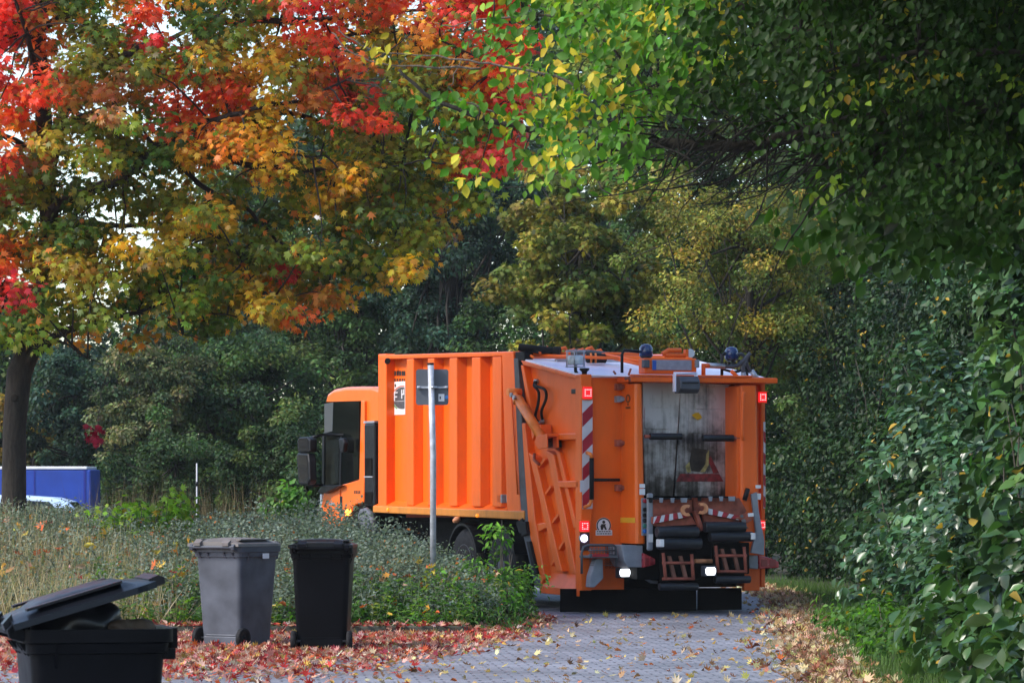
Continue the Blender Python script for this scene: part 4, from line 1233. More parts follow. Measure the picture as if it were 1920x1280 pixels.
    b1 = len(m.v)
    for q in border: x, y, z = m.v[q]; m.v.append((x*1.012, y, .985))
    nb = len(border)
    for k in range(nb):
        k2 = (k+1) % nb
        m.f.append((border[k], border[k2], b1+k2, b1+k)); m.m.append(0); m.sm.append(False)
    b2 = len(m.v)
    for q in border: x, y, z = m.v[q]; m.v.append((x*.95, y*.96, .998))
    for k in range(nb):
        k2 = (k+1) % nb
        m.f.append((b1+k, b1+k2, b2+k2, b2+k)); m.m.append(0); m.sm.append(False)
    m.f.append(tuple(b2+k for k in range(nb))); m.m.append(0); m.sm.append(False)
    # front grip
    m.prism_x([(.345, .985), (.345, 1.025), (.40, 1.03), (.425, 1.015), (.425, .99), (.40, .985)], -.20, .20)
    for s_ in (-1, 1):
        m.prism_x([(-.37, 1.0), (-.42, .99), (-.425, 1.02), (-.37, 1.05)], s_*.17-.04, s_*.17+.04)
        m.box(s_*.24-.03, s_*.24+.03, -.30, .20, 1.045, 1.056)
    m.v = [tuple(Vector(p)-pivot) for p in m.v]
    lid = m.build('lid', [lidmat], t)
    lid.location = pivot; lid.rotation_euler = (lid_open, 0, 0)
    es = lid.modifiers.new('edge', 'EDGE_SPLIT'); es.split_angle = R(40)
    if sticker:
        MB().box(.312, .316, .00, .10, .865, .915).build('sticker', [WHITE], t)
    return t
GBIN = bin_mat('grey_bin_plastic', (0.072, 0.079, 0.100), .45)
GLID = plain('brown_grey_lid_plastic', (0.15, 0.135, 0.13), .4, var=.15)
KBIN = bin_mat('black_bin_plastic', (0.003, 0.0034, 0.005), .36)
KLID = plain('black_lid_plastic', (0.005, 0.006, 0.009), .32, spec=.22, var=.2)
def ground_at(px, py): Y = F*EYE/(py-HZ); return (px-960)/F*Y, Y
bx, by = ground_at(604, 1222)
wheelie_bin((bx, by+.30, .004), R(-2), 'narrow black wheelie bin with closed lid standing upright in red leaves near the sign pole', KBIN, KLID, 'wheelie bins on the leaf-strewn forecourt')
bx, by = ground_at(440, 1216)
wheelie_bin((bx, by+.30, .004), R(-33), 'grey wheelie bin with paler brownish lid, turned at an angle beside a black bin', GBIN, GLID, 'wheelie bins on the leaf-strewn forecourt', sticker=True)
fb = at(168, 1182, 17.0)
fbin = wheelie_bin((fb.x, 17.0, .004), R(-76), 'black wheelie bin in front, overfilled so its lid is propped half open', KBIN, KLID, 'wheelie bins on the leaf-strewn forecourt', lid_open=R(15))
fbin.scale = (1, .92, 1)
for c_ in fbin.children:
    if c_.name.startswith('lid'): c_.scale = (1, .90, 1)
# what fills the open bin
def lump(name, c, rx, ry, rz_, mat, seed, amp=.16, zmin=None):
    r_ = np.random.default_rng(seed)
    bm = bmesh.new(); bmesh.ops.create_icosphere(bm, subdivisions=5, radius=1)
    ph = r_.uniform(0, 6.28, (14, 3)); fr = r_.uniform(1.2, 7, (14, 3))
    for v in bm.verts:
        d = sum(math.sin(f[0]*v.co.x+p[0])*math.sin(f[1]*v.co.y+p[1])*math.sin(f[2]*v.co.z+p[2])/(1+.3*abs(f[0])) for f, p in zip(fr, ph))
        v.co *= 1+amp*d*.6
        v.co = Vector((v.co.x*rx, v.co.y*ry, v.co.z*rz_))
        v.normal_update()
    for f in bm.faces: f.smooth = True
    me = bpy.data.meshes.new(name); bm.to_mesh(me); bm.free()
    o = link(name, me, mat); o.location = c
    return o
SACK = plain('black_sack_film', (0.006, 0.006, 0.008), .35, var=.3)
BROWNSACK = plain('brown_paper_sack', (0.055, 0.032, 0.016), .7, var=.45, scale=12, bump=.4)
s_ = lump('rubbish_sack', (fb.x-.05, 17.0, .985), .20, .20, .145, SACK, 5)
tag(s_, 'round black rubbish sack pushing up the lid of the open bin', 'rubbish sack')
s_ = lump('paper_sack', (fb.x+.15, 16.98, .952), .13, .16, .075, BROWNSACK, 8, .3)
tag(s_, 'crumpled brown paper sack lying at the rim of the open bin', 'paper sack')

# ------------------------------------------------------------------ sign seen from behind
sp = at(812, 1010, 44.0)
sg = empty('traffic_sign', (sp.x, 44.0, bed_h(np.array(sp.x), np.array(44.0)).item()-.05))
tag(sg, 'back of a square grey traffic sign on a slim galvanised pole rising from the shrubs', 'traffic sign')
z0 = sg.location.z
def SG(px, py, dy=0.0):
    p = at(px, py, 44.0+dy); return (p.x-sp.x, dy, p.z-z0)
top = SG(807, 682)
m = MB(); m.tube([(0, 0, -.1), SG(812, 850), SG(807.5, 683)], .034, 18); pole = m.build('pole', [plain('galvanised_pole', (.42, .44, .49), .45, metal=.3, var=.25, scale=16)], sg)
m = MB(); m.tube([SG(807.5, 684), SG(807.4, 680)], .036, 16); m.build('pole_cap', [BLACKPL], sg)
m = MB()
a, b = SG(780, 692, .06), SG(841, 759, .06)
pts = [(a[0]+.035*0+x*(b[0]-a[0]), z) for x, z in ()]
cx, cz, hw, hh = (a[0]+b[0])/2, (a[2]+b[2])/2, (b[0]-a[0])/2, (a[2]-b[2])/2
m.prism_y([(cx+x, cz+y) for x, y in rrect(2*hw, 2*hh, .03)], .055, .062)
m.build('sign_panel', [plain('sign_back_grey', (.085, .095, .115), .5, var=.12)], sg)
m = MB()
q0, q1 = SG(783, 726), SG(839, 724)
m.box(q0[0], q1[0], .035, .054, q0[2]-.012, q0[2]+.012); m.tube([(q0[0]-.004, .03, q0[2]), (q0[0]+.03, .03, q0[2])], .018, 8); m.tube([(q1[0]-.03, .03, q0[2]), (q1[0]+.004, .03, q0[2])], .018, 8)
m.tube([(-.045, -.0, q0[2]), (.0, -.045, q0[2]), (.045, 0, q0[2])], .014, 8)
m.build('clamp', [GREYMET], sg, .003)
a, b = SG(822, 738), SG(833, 752)
st = MB().box(a[0], b[0], .0515, .0545, b[2], a[2]).build('sticker', [WHITE], sg)
MB().box(a[0]+.012, a[0]+.026, .050, .0512, b[2]+.025, b[2]+.055).build('sticker_mark', [INK], st)
a, b = SG(834, 738), SG(840, 750)
m = MB(); m.lathe(((a[0]+b[0])/2, .0545, (a[2]+b[2])/2), (0, -1, 0), [(0, .02), (.002, .02)], 14); m.build('round_sticker', [plain('sticker_blue', (.06, .20, .5), .5)], sg)

# ------------------------------------------------------------------ thin marker post in the verge beyond the bed
p = at(369, 905, 63.0)
mp_ = empty('marker_post', (p.x, 63.0, 0)); tag(mp_, 'thin white marker post with a grey foot standing among dry weeds', 'marker post')
m = MB().tube([(0, 0, 0), (0, 0, EYE+(HZ-868)/F*63)], .012, 8); m.build('post', [plain('worn_white', (.42, .43, .45), .6)], mp_)
MB().tube([(0, 0, 0), (0, 0, .6)], .024, 8).build('foot', [GREYPNT], mp_)
MB().tube([(0, 0, 1.55), (0, 0, 1.62)], .021, 8).build('band', [BLACKPL], mp_)

# ------------------------------------------------------------------ blue tarpaulin trailer and pale car on the street behind
TARP = plain('blue_tarpaulin', (0.012, 0.050, 0.32), .45, var=.18, scale=2.5, bump=.2)
Yt = 78.0
xr = (188-960)/F*(Yt+1.8); zt = EYE+(HZ-875)/F*Yt
tr = empty('box_trailer', (xr-2.2, Yt, 0)); tag(tr, 'blue tarpaulin trailer with a white top edge parked behind the maple trunk', 'trailer')
m = MB()
m.prism([(-2.2, 0, .55), (2.2, 0, .55), (2.2, 0, zt-.05), (-2.2, 0, zt-.05)], [(-2.2, 1.8, .55), (2.2, 1.8, .55), (2.2, 1.8, zt-.05), (-2.2, 1.8, zt-.05)])
m.build('tarpaulin', [TARP], tr, .03)
m = MB(); m.box(-2.21, 2.13, -.012, 1.81, zt-.048, zt+.01); m.build('top_edge', [WHITE], tr, .015)
m = MB()
for x in (-1.1, 0, 1.1): m.box(x-.012, x+.012, -.008, -.001, .56, zt-.06)
m.box(2.06, 2.10, -.010, -.001, .56, zt-.06); m.build('strap', [plain('tarp_seam', (.01, .02, .22), .5)], tr)
m = MB(); m.box(-2.15, 2.15, .05, 1.75, .40, .545); m.tube([(-2.1, .9, .45), (-3.4, .9, .45)], .05, 8); m.build('frame', [BLACKMET], tr)
for x in (-.45, .45):
    for y in (.0, 1.8):
        wv = MB().lathe((x, y, .32), (0, 1, 0), [(-.09, .2), (-.09, .3), (-.06, .32), (.06, .32), (.09, .3), (.09, .2)], 24).build('wheel', [RUBBER], tr)
        MB().lathe((x, y, .32), (0, 1, 0), [(-.095, .06), (-.1, .19), (.1, .19), (.095, .06)], 20).build('rim', [GREYMET], wv)

Yc = 70.0
cr = empty('parked_car', ((182-960)/F*Yc-2.05, Yc, 0)); tag(cr, 'pale silver hatchback on the street, only its roof showing over the shrubs', 'car')
CARP = paint('silver_car_paint', (.55, .60, .66), dirt=.1, rough=.25, coat=.7)
CARG = glass('car_glass', (.02, .025, .03), .15)
def car_half(y): return [(x, y, z) for x, z in ()]
low = [(-2.1, .25), (-2.15, .6), (-2.05, .78), (-1.1, .93), (2.0, .95), (2.07, .6), (2.02, .25)]
m = MB(); m.prism([(x, -.85, z) for x, z in low], [(x, .85, z) for x, z in low]); cb = m.build('body', [CARP], cr, .06, 3)
zc = EYE+(HZ-927)/F*Yc
up = [(-1.15, .90), (-.45, zc-.07), (-.1, zc-.01), (.6, zc), (1.35, zc-.05), (1.62, zc-.12), (1.98, .92)]
m = MB(); m.prism([(x, -.72-.10*(1-(z-.9)/.5), z) for x, z in up], [(x, .72+.10*(1-(z-.9)/.5), z) for x, z in up]); m.build('cabin', [CARP], cr, .05, 3)
m = MB()
for s_ in (-1, 1):
    gl = [(-.95, .96), (-.40, zc-.12), (.4, zc-.07), (.4, .96)], [(.46, .96), (.46, zc-.07), (1.3, zc-.12), (1.62, .96)]
    for g in gl:
        m = MB(); m.prism([(x, s_*(.735+.10*(1-(z-.9)/.5)), z) for x, z in g], [(x, s_*(.70+.10*(1-(z-.9)/.5)), z) for x, z in g]); m.build('side_window', [CARG], cr)
m.build('side_window', [CARG], cr)
m = MB(); m.prism([(1.60, -.6, zc-.13), (1.60, .6, zc-.13), (1.93, .66, .98), (1.93, -.66, .98)], [(1.64, -.6, zc-.13), (1.64, .6, zc-.13), (1.965, .66, .98), (1.965, -.66, .98)]); m.build('rear_window', [CARG], cr)
for x in (-1.35, 1.3):
    for y in (-.78, .78):
        wv = MB().lathe((x, y, .31), (0, 1, 0), [(-.1, .2), (-.1, .29), (-.07, .31), (.07, .31), (.1, .29), (.1, .2)], 26).build('wheel', [RUBBER], cr)
        MB().lathe((x, y, .31), (0, 1, 0), [(-.105, .05), (-.11, .19), (.11, .19), (.105, .05)], 20).build('rim', [GREYMET], wv)
# ------------------------------------------------------------------ foliage tools
def tmpl_oval(w=.62, fold=.10, bend=-.10):
    v = np.array([(0,0,0), (w*.36,.28,fold), (w*.5,.55,fold*.9), (w*.26,.82,fold*.4+bend*.5), (0,1,bend), (-w*.26,.82,fold*.4+bend*.5), (-w*.5,.55,fold*.9), (-w*.36,.28,fold), (0,.55,0)], float)
    return v, [(0,1,2,8), (8,2,3,4), (8,4,5,6), (0,8,6,7)]
def tmpl_diamond(w=.6, bend=.12):
    v = np.array([(0,0,0), (w*.5,.5,bend), (0,1,0), (-w*.5,.5,bend)], float)
    return v, [(0,1,2,3)]
def tmpl_maple(curl=.10):
    tip = [(-100,.42), (-78,.72), (-58,.40), (-36,.88), (-16,.46), (0,1.0), (16,.46), (36,.88), (58,.40), (78,.72), (100,.42)]
    pts = [(0,.02,0)]
    for a, r_ in tip[::-1]:
        x = -r_*math.sin(R(a))*.72; y = .28+r_*math.cos(R(a))*.72
        pts.append((x, y, -curl*r_*r_))
    pts.append((0,.28,.02)); c = len(pts)-1
    f = [(c, i, i+1) for i in range(0, c-1)] + [(c, c-1, 0)]
    return np.array(pts, float), f
def tmpl_blade():
    v = np.array([(-.5,0,0), (.5,0,0), (.32,.55,.06), (0,1,.22), (-.32,.55,.06)], float)
    return v, [(0,1,2,4), (4,2,3)]
T_OVAL, T_DIA, T_MAPLE, T_BLADE = tmpl_oval(), tmpl_diamond(), tmpl_maple(), tmpl_blade()
T_LONG = tmpl_oval(.36, .06, -.2)
T_ROUND = tmpl_oval(.80, .08, -.05)

def unit(a): return a/np.maximum(np.linalg.norm(a, axis=-1, keepdims=True), 1e-9)
def leaves(name, pos, nrm, tdir, size, col, tmpl, mat, parent=None, wscale=None):
    tv, tf = tmpl
    N = len(pos); k = len(tv)
    n = unit(nrm); t = tdir - (tdir*n).sum(-1, keepdims=True)*n; t = unit(t); b = np.cross(t, n)
    s = np.asarray(size).reshape(-1, 1, 1) if np.ndim(size) else np.full((N, 1, 1), size)
    ws = s if wscale is None else np.asarray(wscale).reshape(-1, 1, 1)
    co = pos[:, None, :] + ws*tv[None, :, 0:1]*b[:, None, :] + s*tv[None, :, 1:2]*t[:, None, :] + ws*tv[None, :, 2:3]*n[:, None, :]
    me = bpy.data.meshes.new(name)
    me.vertices.add(N*k); me.vertices.foreach_set('co', co.astype(np.float32).ravel())
    li = np.concatenate([np.array(f) for f in tf]); lt = np.array([len(f) for f in tf]); ls = np.concatenate([[0], np.cumsum(lt)[:-1]])
    L = len(li)
    me.loops.add(N*L); me.loops.foreach_set('vertex_index', (np.arange(N)[:, None]*k+li[None]).astype(np.int32).ravel())
    me.polygons.add(N*len(tf))
    me.polygons.foreach_set('loop_start', (np.arange(N)[:, None]*L+ls[None]).astype(np.int32).ravel())
    me.polygons.foreach_set('loop_total', np.tile(lt, N).astype(np.int32))
    a = me.attributes.new('Col', 'FLOAT_COLOR', 'POINT')
    c4 = np.concatenate([np.clip(col, 0, 1), np.ones((N, 1))], -1)
    a.data.foreach_set('color', np.repeat(c4[:, None, :], k, 1).astype(np.float32).ravel())
    me.update(calc_edges=True)
    return link(name, me, mat, parent)

def rdir(n, g=rng):
    return unit(g.normal(size=(n, 3)))
def cluster_leaves(C, RAD, n, ccol, size, g=rng, jit=.22, up=.55, droop=.5, out=.5, hue=.12):
    """C (M,3) clump centres, RAD (M,3) radii, n leaves each"""
    M = len(C); idx = np.repeat(np.arange(M), n); N = len(idx)
    d = rdir(N, g); rad = g.random((N, 1))**.45
    pos = C[idx] + d*rad*RAD[idx]
    nrm = d*out + np.array([0, 0, up]) + g.normal(size=(N, 3))*.45
    t = d*.6 + np.array([0, 0, -droop]) + g.normal(size=(N, 3))*.45
    col = ccol[idx]*(1+g.normal(size=(N, 1))*jit)*(1+g.normal(size=(N, 3))*hue)
    sz = size*g.uniform(.6, 1.15, N)
    return pos, nrm, t, sz, np.clip(col, .002, .95)

def branch_path(a, b, sag=.0, wob=.06, n=6, g=rng):
    a, b = np.array(a, float), np.array(b, float); L = np.linalg.norm(b-a)
    out = []
    off = g.normal(size=3)*wob*L
    for k in range(n+1):
        u = k/n
        p = a+(b-a)*u + np.array([0, 0, sag*L*math.sin(math.pi*u)]) + off*math.sin(math.pi*u) + (g.normal(size=3)*.012*L if 0 < k < n else 0)
        out.append(p)
    return out

BARK_D = bark('dark_bark', (0.030, 0.024, 0.020))
BARK_G = bark('grey_bark', (0.060, 0.052, 0.042))
BARK_L = bark('pale_twig_bark', (0.17, 0.14, 0.12), 20)
LEAF_MAPLE = leaf_mat('maple_leaf', .45, .5, .35, (1.0, .9, .5))
LEAF_GREEN = leaf_mat('green_leaf', .5, .42, .2, (1.0, 1.15, .35))
LEAF_DULL = leaf_mat('dull_leaf', .6, .28, .15)
LEAF_GLOSS = leaf_mat('glossy_leaf', .32, .25, .55)
LEAF_IVY = leaf_mat('ivy_leaf', .5, .2, .25)
LEAF_DRY = leaf_mat('dry_leaf', .6, .2, .3, (1, .9, .6))
GRASS = leaf_mat('grass_blade', .5, .35, .3)

# ------------------------------------------------------------------ autumn maple, on the left
g = np.random.default_rng(3)
Ym = 47.5
mp0 = at(27, 900, Ym)
maple = empty('maple_tree', (mp0.x, Ym, bed_h(np.array(mp0.x), np.array(Ym)).item()-.1))
tag(maple, 'spreading autumn maple with red, orange and olive leaves over the shrub bed', 'tree')
mo = np.array(maple.location)
def mpx(px, py, Y): p = at(px, py, Y); return np.array(p)-mo
mb = MB()
tr_pts = [(0, 0, -.2), mpx(26, 930, Ym), mpx(27, 800, Ym), mpx(36, 700, Ym), mpx(60, 640, Ym+.1), mpx(86, 540, Ym+.2), mpx(92, 420, Ym+.2), mpx(84, 250, Ym+.1), mpx(70, 60, Ym), mpx(66, -150, Ym), mpx(90, -380, Ym)]
mb.tube(tr_pts, [.22, .148, .138, .15, .14, .12, .11, .10, .09, .07, .03], 14)
# knot
kp = mpx(27, 745, Ym-.15); mb.lathe(kp, (0, -1, 0), [(0, .05), (.03, .045), (.035, .02)], 12)
maple_trunk = mb.build('trunk', [BARK_D], maple)
limbs = [
    ([(36, 700), (100, 630), (200, 600), (262, 585), (335, 562)], Ym-.3, .062),
    ([(60, 640), (20, 560), (-90, 470), (-240, 420)], Ym-.4, .09),
    ([(86, 500), (100, 395), (190, 350), (240, 325), (290, 275), (360, 245), (430, 225)], Ym-.9, .085),
    ([(240, 325), (330, 260), (380, 235), (450, 212), (570, 185), (650, 150)], Ym-1.3, .055),
    ([(84, 300), (30, 262), (-60, 230), (-200, 150)], Ym-.8, .05),
    ([(88, 350), (140, 160), (240, 100), (310, 75), (385, 40), (470, -20)], Ym-.6, .06),
    ([(430, 225), (500, 285), (560, 292), (610, 292)], Ym-1.2, .035),
    ([(360, 245), (440, 300), (510, 315), (600, 320), (690, 318), (800, 300)], Ym-1.0, .045),
    ([(430, 225), (520, 210), (640, 240), (760, 280), (880, 330)], Ym+.3, .042),
    ([(385, 40), (520, 40), (650, 30), (800, 20), (940, 30)], Ym-.2, .045),
    ([(440, 180), (560, 100), (700, 60), (860, 90), (965, 180)], Ym-.5, .035),
    ([(290, 275), (400, 360), (470, 400), (520, 450), (600, 500), (680, 520)], Ym-.4, .035),
    ([(400, 360), (380, 420), (440, 470), (470, 520), (520, 570)], Ym-.8, .022),
    ([(335, 562), (400, 590), (480, 600)], Ym-.5, .02),
    ([(262, 585), (330, 620), (390, 640)], Ym-.9, .016),
    ([(600, 320), (700, 400), (790, 440), (850, 430)], Ym-.2, .026),
    ([(100, 630), (150, 660), (205, 690)], Ym-1.2, .015),
    ([(90, 200), (50, 60), (10, -60)], Ym-1.4, .05),
    ([(70, 60), (130, -60), (250, -200), (420, -260)], Ym-.2, .05),
    ([(66, -150), (-50, -260), (-200, -300)], Ym+.6, .05),
    ([(84, 250), (200, 200), (330, 150), (500, 120)], Ym+1.6, .05),
    ([(92, 420), (200, 420), (330, 430), (460, 470)], Ym+1.5, .045),
    ([(70, 60), (300, -80), (560, -200), (760, -200)], Ym+.8, .05),
]
mb = MB(); skel = []
for pts, Y, r0 in limbs:
    P = []
    for i, (x, y) in enumerate(pts):
        u = i/(len(pts)-1); P.append(Vector(mpx(x, y, Ym+(Y-Ym)*min(1, u*2.2))))
    out = []
    for i in range(len(P)-1):
        p0, p1, p2, p3 = P[max(i-1, 0)], P[i], P[i+1], P[min(i+2, len(P)-1)]
        for k in range(4):
            u = k/4; out.append(.5*((2*p1)+(p2-p0)*u+(2*p0-5*p1+4*p2-p3)*u*u+(3*p1-p0-3*p2+p3)*u**3)+Vector(g.normal(size=3)*.012))
    out.append(P[-1]); n = len(out)
    mb.tube(out, [r0*(1-.82*i/(n-1)) for i in range(n)], 8)
    skel += [(np.array(p), r0*(1-.8*i/(n-1))) for i, p in enumerate(out)]
SK = np.array([s[0] for s in skel])
# lower outline of the crown in the photograph
lx = [-400, -60, 0, 60, 110, 160, 215, 260, 330, 390, 470, 520, 545, 580, 640, 700, 760, 800, 850, 890, 930, 970, 992]
ly = [560, 640, 690, 690, 640, 640, 700, 640, 640, 640, 585, 640, 645, 570, 605, 545, 560, 480, 450, 430, 345, 310, 300]
MPAL = dict(red=(.74,.095,.04), crim=(.68,.06,.065), orange=(.70,.24,.03), yel=(.66,.40,.035), olive=(.20,.23,.028), green=(.09,.19,.03), dk=(.065,.115,.022), brown=(.26,.16,.025), pink=(.75,.26,.12), lime=(.26,.36,.05))
anch = [(20,90,'crim'),(60,110,'red'),(150,190,'orange'),(90,190,'red'),(30,200,'red'),(10,300,'crim'),(5,260,'orange'),(230,180,'pink'),(310,190,'red'),(255,205,'orange'),(60,250,'brown'),(40,310,'dk'),(110,250,'orange'),(150,260,'olive'),
 (240,70,'red'),(270,30,'red'),(200,20,'orange'),(320,80,'orange'),(340,120,'yel'),(310,50,'orange'),(130,70,'orange'),(180,90,'olive'),(230,110,'dk'),(300,140,'orange'),(190,40,'dk'),
 (400,60,'dk'),(390,20,'green'),(460,20,'green'),(440,80,'olive'),(420,110,'yel'),(520,110,'orange'),(490,60,'orange'),(560,60,'red'),(590,20,'crim'),(610,50,'red'),(640,90,'red'),(570,110,'orange'),(620,150,'red'),(650,190,'red'),(690,210,'crim'),(660,170,'crim'),(540,140,'brown'),
 (750,20,'red'),(820,30,'crim'),(700,60,'brown'),(720,120,'olive'),(780,70,'brown'),(860,60,'red'),(900,110,'red'),(930,160,'red'),(940,60,'red'),(960,100,'red'),(940,200,'crim'),(960,220,'red'),(950,290,'red'),(930,280,'crim'),(880,190,'orange'),(900,240,'brown'),(840,120,'orange'),(800,160,'olive'),(840,220,'brown'),(860,290,'brown'),(800,240,'olive'),(880,340,'orange'),(890,390,'orange'),(850,370,'brown'),(840,410,'red'),(800,420,'olive'),(780,350,'olive'),(750,300,'olive'),(720,400,'dk'),(700,260,'olive'),(650,260,'olive'),(740,200,'orange'),
 (400,180,'red'),(420,190,'red'),(470,160,'orange'),(350,200,'red'),(380,290,'orange'),(410,280,'red'),(450,310,'brown'),(430,260,'brown'),(470,330,'red'),(490,270,'yel'),(500,290,'orange'),(520,330,'yel'),(530,350,'orange'),(600,270,'olive'),(580,230,'olive'),(560,330,'dk'),(610,350,'yel'),(640,350,'orange'),(640,310,'yel'),(590,420,'green'),(620,440,'dk'),(680,470,'dk'),(650,400,'olive'),(700,520,'dk'),(720,480,'orange'),(755,495,'orange'),(640,510,'olive'),(770,450,'olive'),
 (260,240,'dk'),(290,290,'brown'),(230,300,'olive'),(120,340,'dk'),(60,360,'olive'),(40,420,'dk'),(110,380,'green'),(170,300,'olive'),(270,330,'dk'),(330,330,'olive'),(400,340,'olive'),(440,370,'green'),(380,400,'orange'),(410,410,'yel'),(350,430,'yel'),(300,370,'olive'),(280,440,'lime'),(240,440,'yel'),(270,470,'yel'),(210,400,'olive'),(170,440,'green'),(150,470,'dk'),(60,470,'brown'),(20,500,'red'),(30,540,'crim'),(25,470,'orange'),(170,500,'orange'),(180,500,'brown'),(160,490,'yel'),(200,520,'brown'),
 (100,540,'green'),(60,580,'green'),(30,640,'lime'),(60,620,'lime'),(80,600,'orange'),(95,640,'orange'),(20,600,'green'),(250,520,'green'),(300,540,'olive'),(330,500,'dk'),(350,480,'green'),(400,470,'olive'),(460,480,'dk'),(430,540,'dk'),(380,520,'lime'),(370,570,'lime'),(330,600,'dk'),(250,600,'dk'),(200,690,'dk'),(250,680,'dk'),(390,620,'dk'),(470,570,'yel'),(500,560,'yel'),(530,550,'red'),(550,560,'orange'),(520,600,'orange'),(545,590,'red'),(520,620,'orange'),(580,540,'dk'),(620,575,'red'),(640,580,'orange'),(600,560,'orange'),(560,470,'olive'),(530,410,'dk'),(560,380,'dk'),(500,440,'olive'),(480,400,'dk'),(640,540,'yel')]
anch = [(a, b, ('olive', 'yel', 'green', 'yel')[(a+b)//10 % 4] if c in ('orange', 'brown') and (a*7+b*3) % 10 < 5 else c) for a, b, c in anch]
AX = np.array([(a[0], a[1]) for a in anch], float); AC = np.array([MPAL[a[2]] for a in anch])
def crown_centres(n, x0, x1, y0, y1, dsp):
    C, cc, q = [], [], 0
    while len(C) < n:
        px, py = g.uniform(x0, x1), g.uniform(y0, y1)
        low = np.interp(px, lx, ly)
        if py > low-18: continue
        if px > 985-20*math.sin(py*.05)-(max(0, py-150))*.10: continue
        if (py > 430 and px > 620 and g.random() < .25): continue
        # sky and distant trees show through along the lower edge at the left
        if py > 565 and 95 < px < 330 and g.random() < .55: continue
        if py > 640 and px < 330 and g.random() < .5: continue
        fx = (px-30)/960; Y = Ym + g.normal()*dsp*math.sqrt(max(.1, 1-fx*fx)) - .3
        C.append(mpx(px, py, Y))
        d = ((AX-np.array([px, py]))**2).sum(1); o = np.argsort(d)[:2]
        w = 1/(d[o]+60); c_ = (AC[o]*w[:, None]).sum(0)/w.sum()
        if g.random() < .05: c_ = AC[g.integers(len(AC))]
        if Y > Ym+.2 and g.random() < .45: c_ = c_*.2+.8*np.array([(.66,.42,.04), (.60,.30,.03), (.32,.36,.05), (.70,.48,.06)][g.integers(4)])
        cc.append(c_*g.uniform(.85, 1.4))
    return np.array(C), np.array(cc)
C1, c1 = crown_centres(760, -60, 990, -40, 700, 1.15)
C2, c2_ = crown_centres(300, -500, 1000, -420, -20, 2.0)
C3, c3 = crown_centres(130, -450, -40, -40, 640, 1.6)
C = np.concatenate([C1, C2, C3]); cc = np.concatenate([c1, c2_, c3])
RAD = g.uniform(.16, .36, (len(C), 1))*np.array([[1.15, 1.15, .72]])
nl = np.full(len(C), 72); nl[len(C1):] = 72
parts = []
idx = np.repeat(np.arange(len(C)), nl); N = len(idx)
d = rdir(N, g); pos = C[idx]+d*(g.random((N, 1))**.5)*RAD[idx]
nrm = d*.5+np.array([-.12, -.35, .55])+g.normal(size=(N, 3))*.42
tt = d*.5+np.array([0, -.1, -.75])+g.normal(size=(N, 3))*.45
col = cc[idx]*(1+g.normal(size=(N, 1))*.25)*(1+g.normal(size=(N, 3))*.14)
sw = g.random(N) < .12; SWP = np.array([(.20,.25,.03), (.34,.36,.05), (.66,.45,.05), (.10,.19,.03), (.68,.22,.04)]); col[sw] = SWP[g.integers(len(SWP), size=sw.sum())]*g.uniform(.7, 1.2, (sw.sum(), 1))
leaves('crown', pos, nrm, tt, g.uniform(.065, .128, N), np.clip(col, .004, .9), T_MAPLE, LEAF_MAPLE, maple)
# twigs tie every clump to the nearest limb
for p in C[:len(C1)]:
    dd = np.linalg.norm(SK-p, axis=1); j = int(np.argmin(dd))
    if dd[j] < 1.6 and g.random() < .62:
        mb.tube(branch_path(SK[j], p, .03, .05, 4, g), [.014, .012, .010, .007, .004], 5)
mb.build('branches', [BARK_D], maple)

# one dark red spray hanging low from the maple, and a falling leaf
m_ = at(180, 812, 45.5)
n = 30
leaves('hanging_spray', np.array(m_)-mo+g.normal(size=(n, 3))*np.array([.05, .05, .07]), g.normal(size=(n, 3))*.5+np.array([0, -.8, .3]), g.normal(size=(n, 3))*.4+np.array([0, 0, -1]), g.uniform(.07, .11, n), np.tile([.16, .006, .02], (n, 1))*g.uniform(.7, 1.3, (n, 1)), T_MAPLE, LEAF_DULL, maple)
mb2 = MB(); mb2.tube(branch_path(mpx(205, 690, Ym-1.2), np.array(m_)-mo+np.array([.02, 0, .1]), -.03, .03, 5, g), .005, 5); mb2.build('hanging_twig', [BARK_D], maple)
p = at(588, 407, 40)
lf = leaves('falling_leaf', np.array([[0., 0, 0]]), np.array([[.2, -.7, .7]]), np.array([[1., 0, .2]]), np.array([.09]), np.array([[.75, .68, .6]]), T_MAPLE, LEAF_DRY); lf.location = p
tag(lf, 'single pale leaf drifting down in the air before the maple', 'leaf')

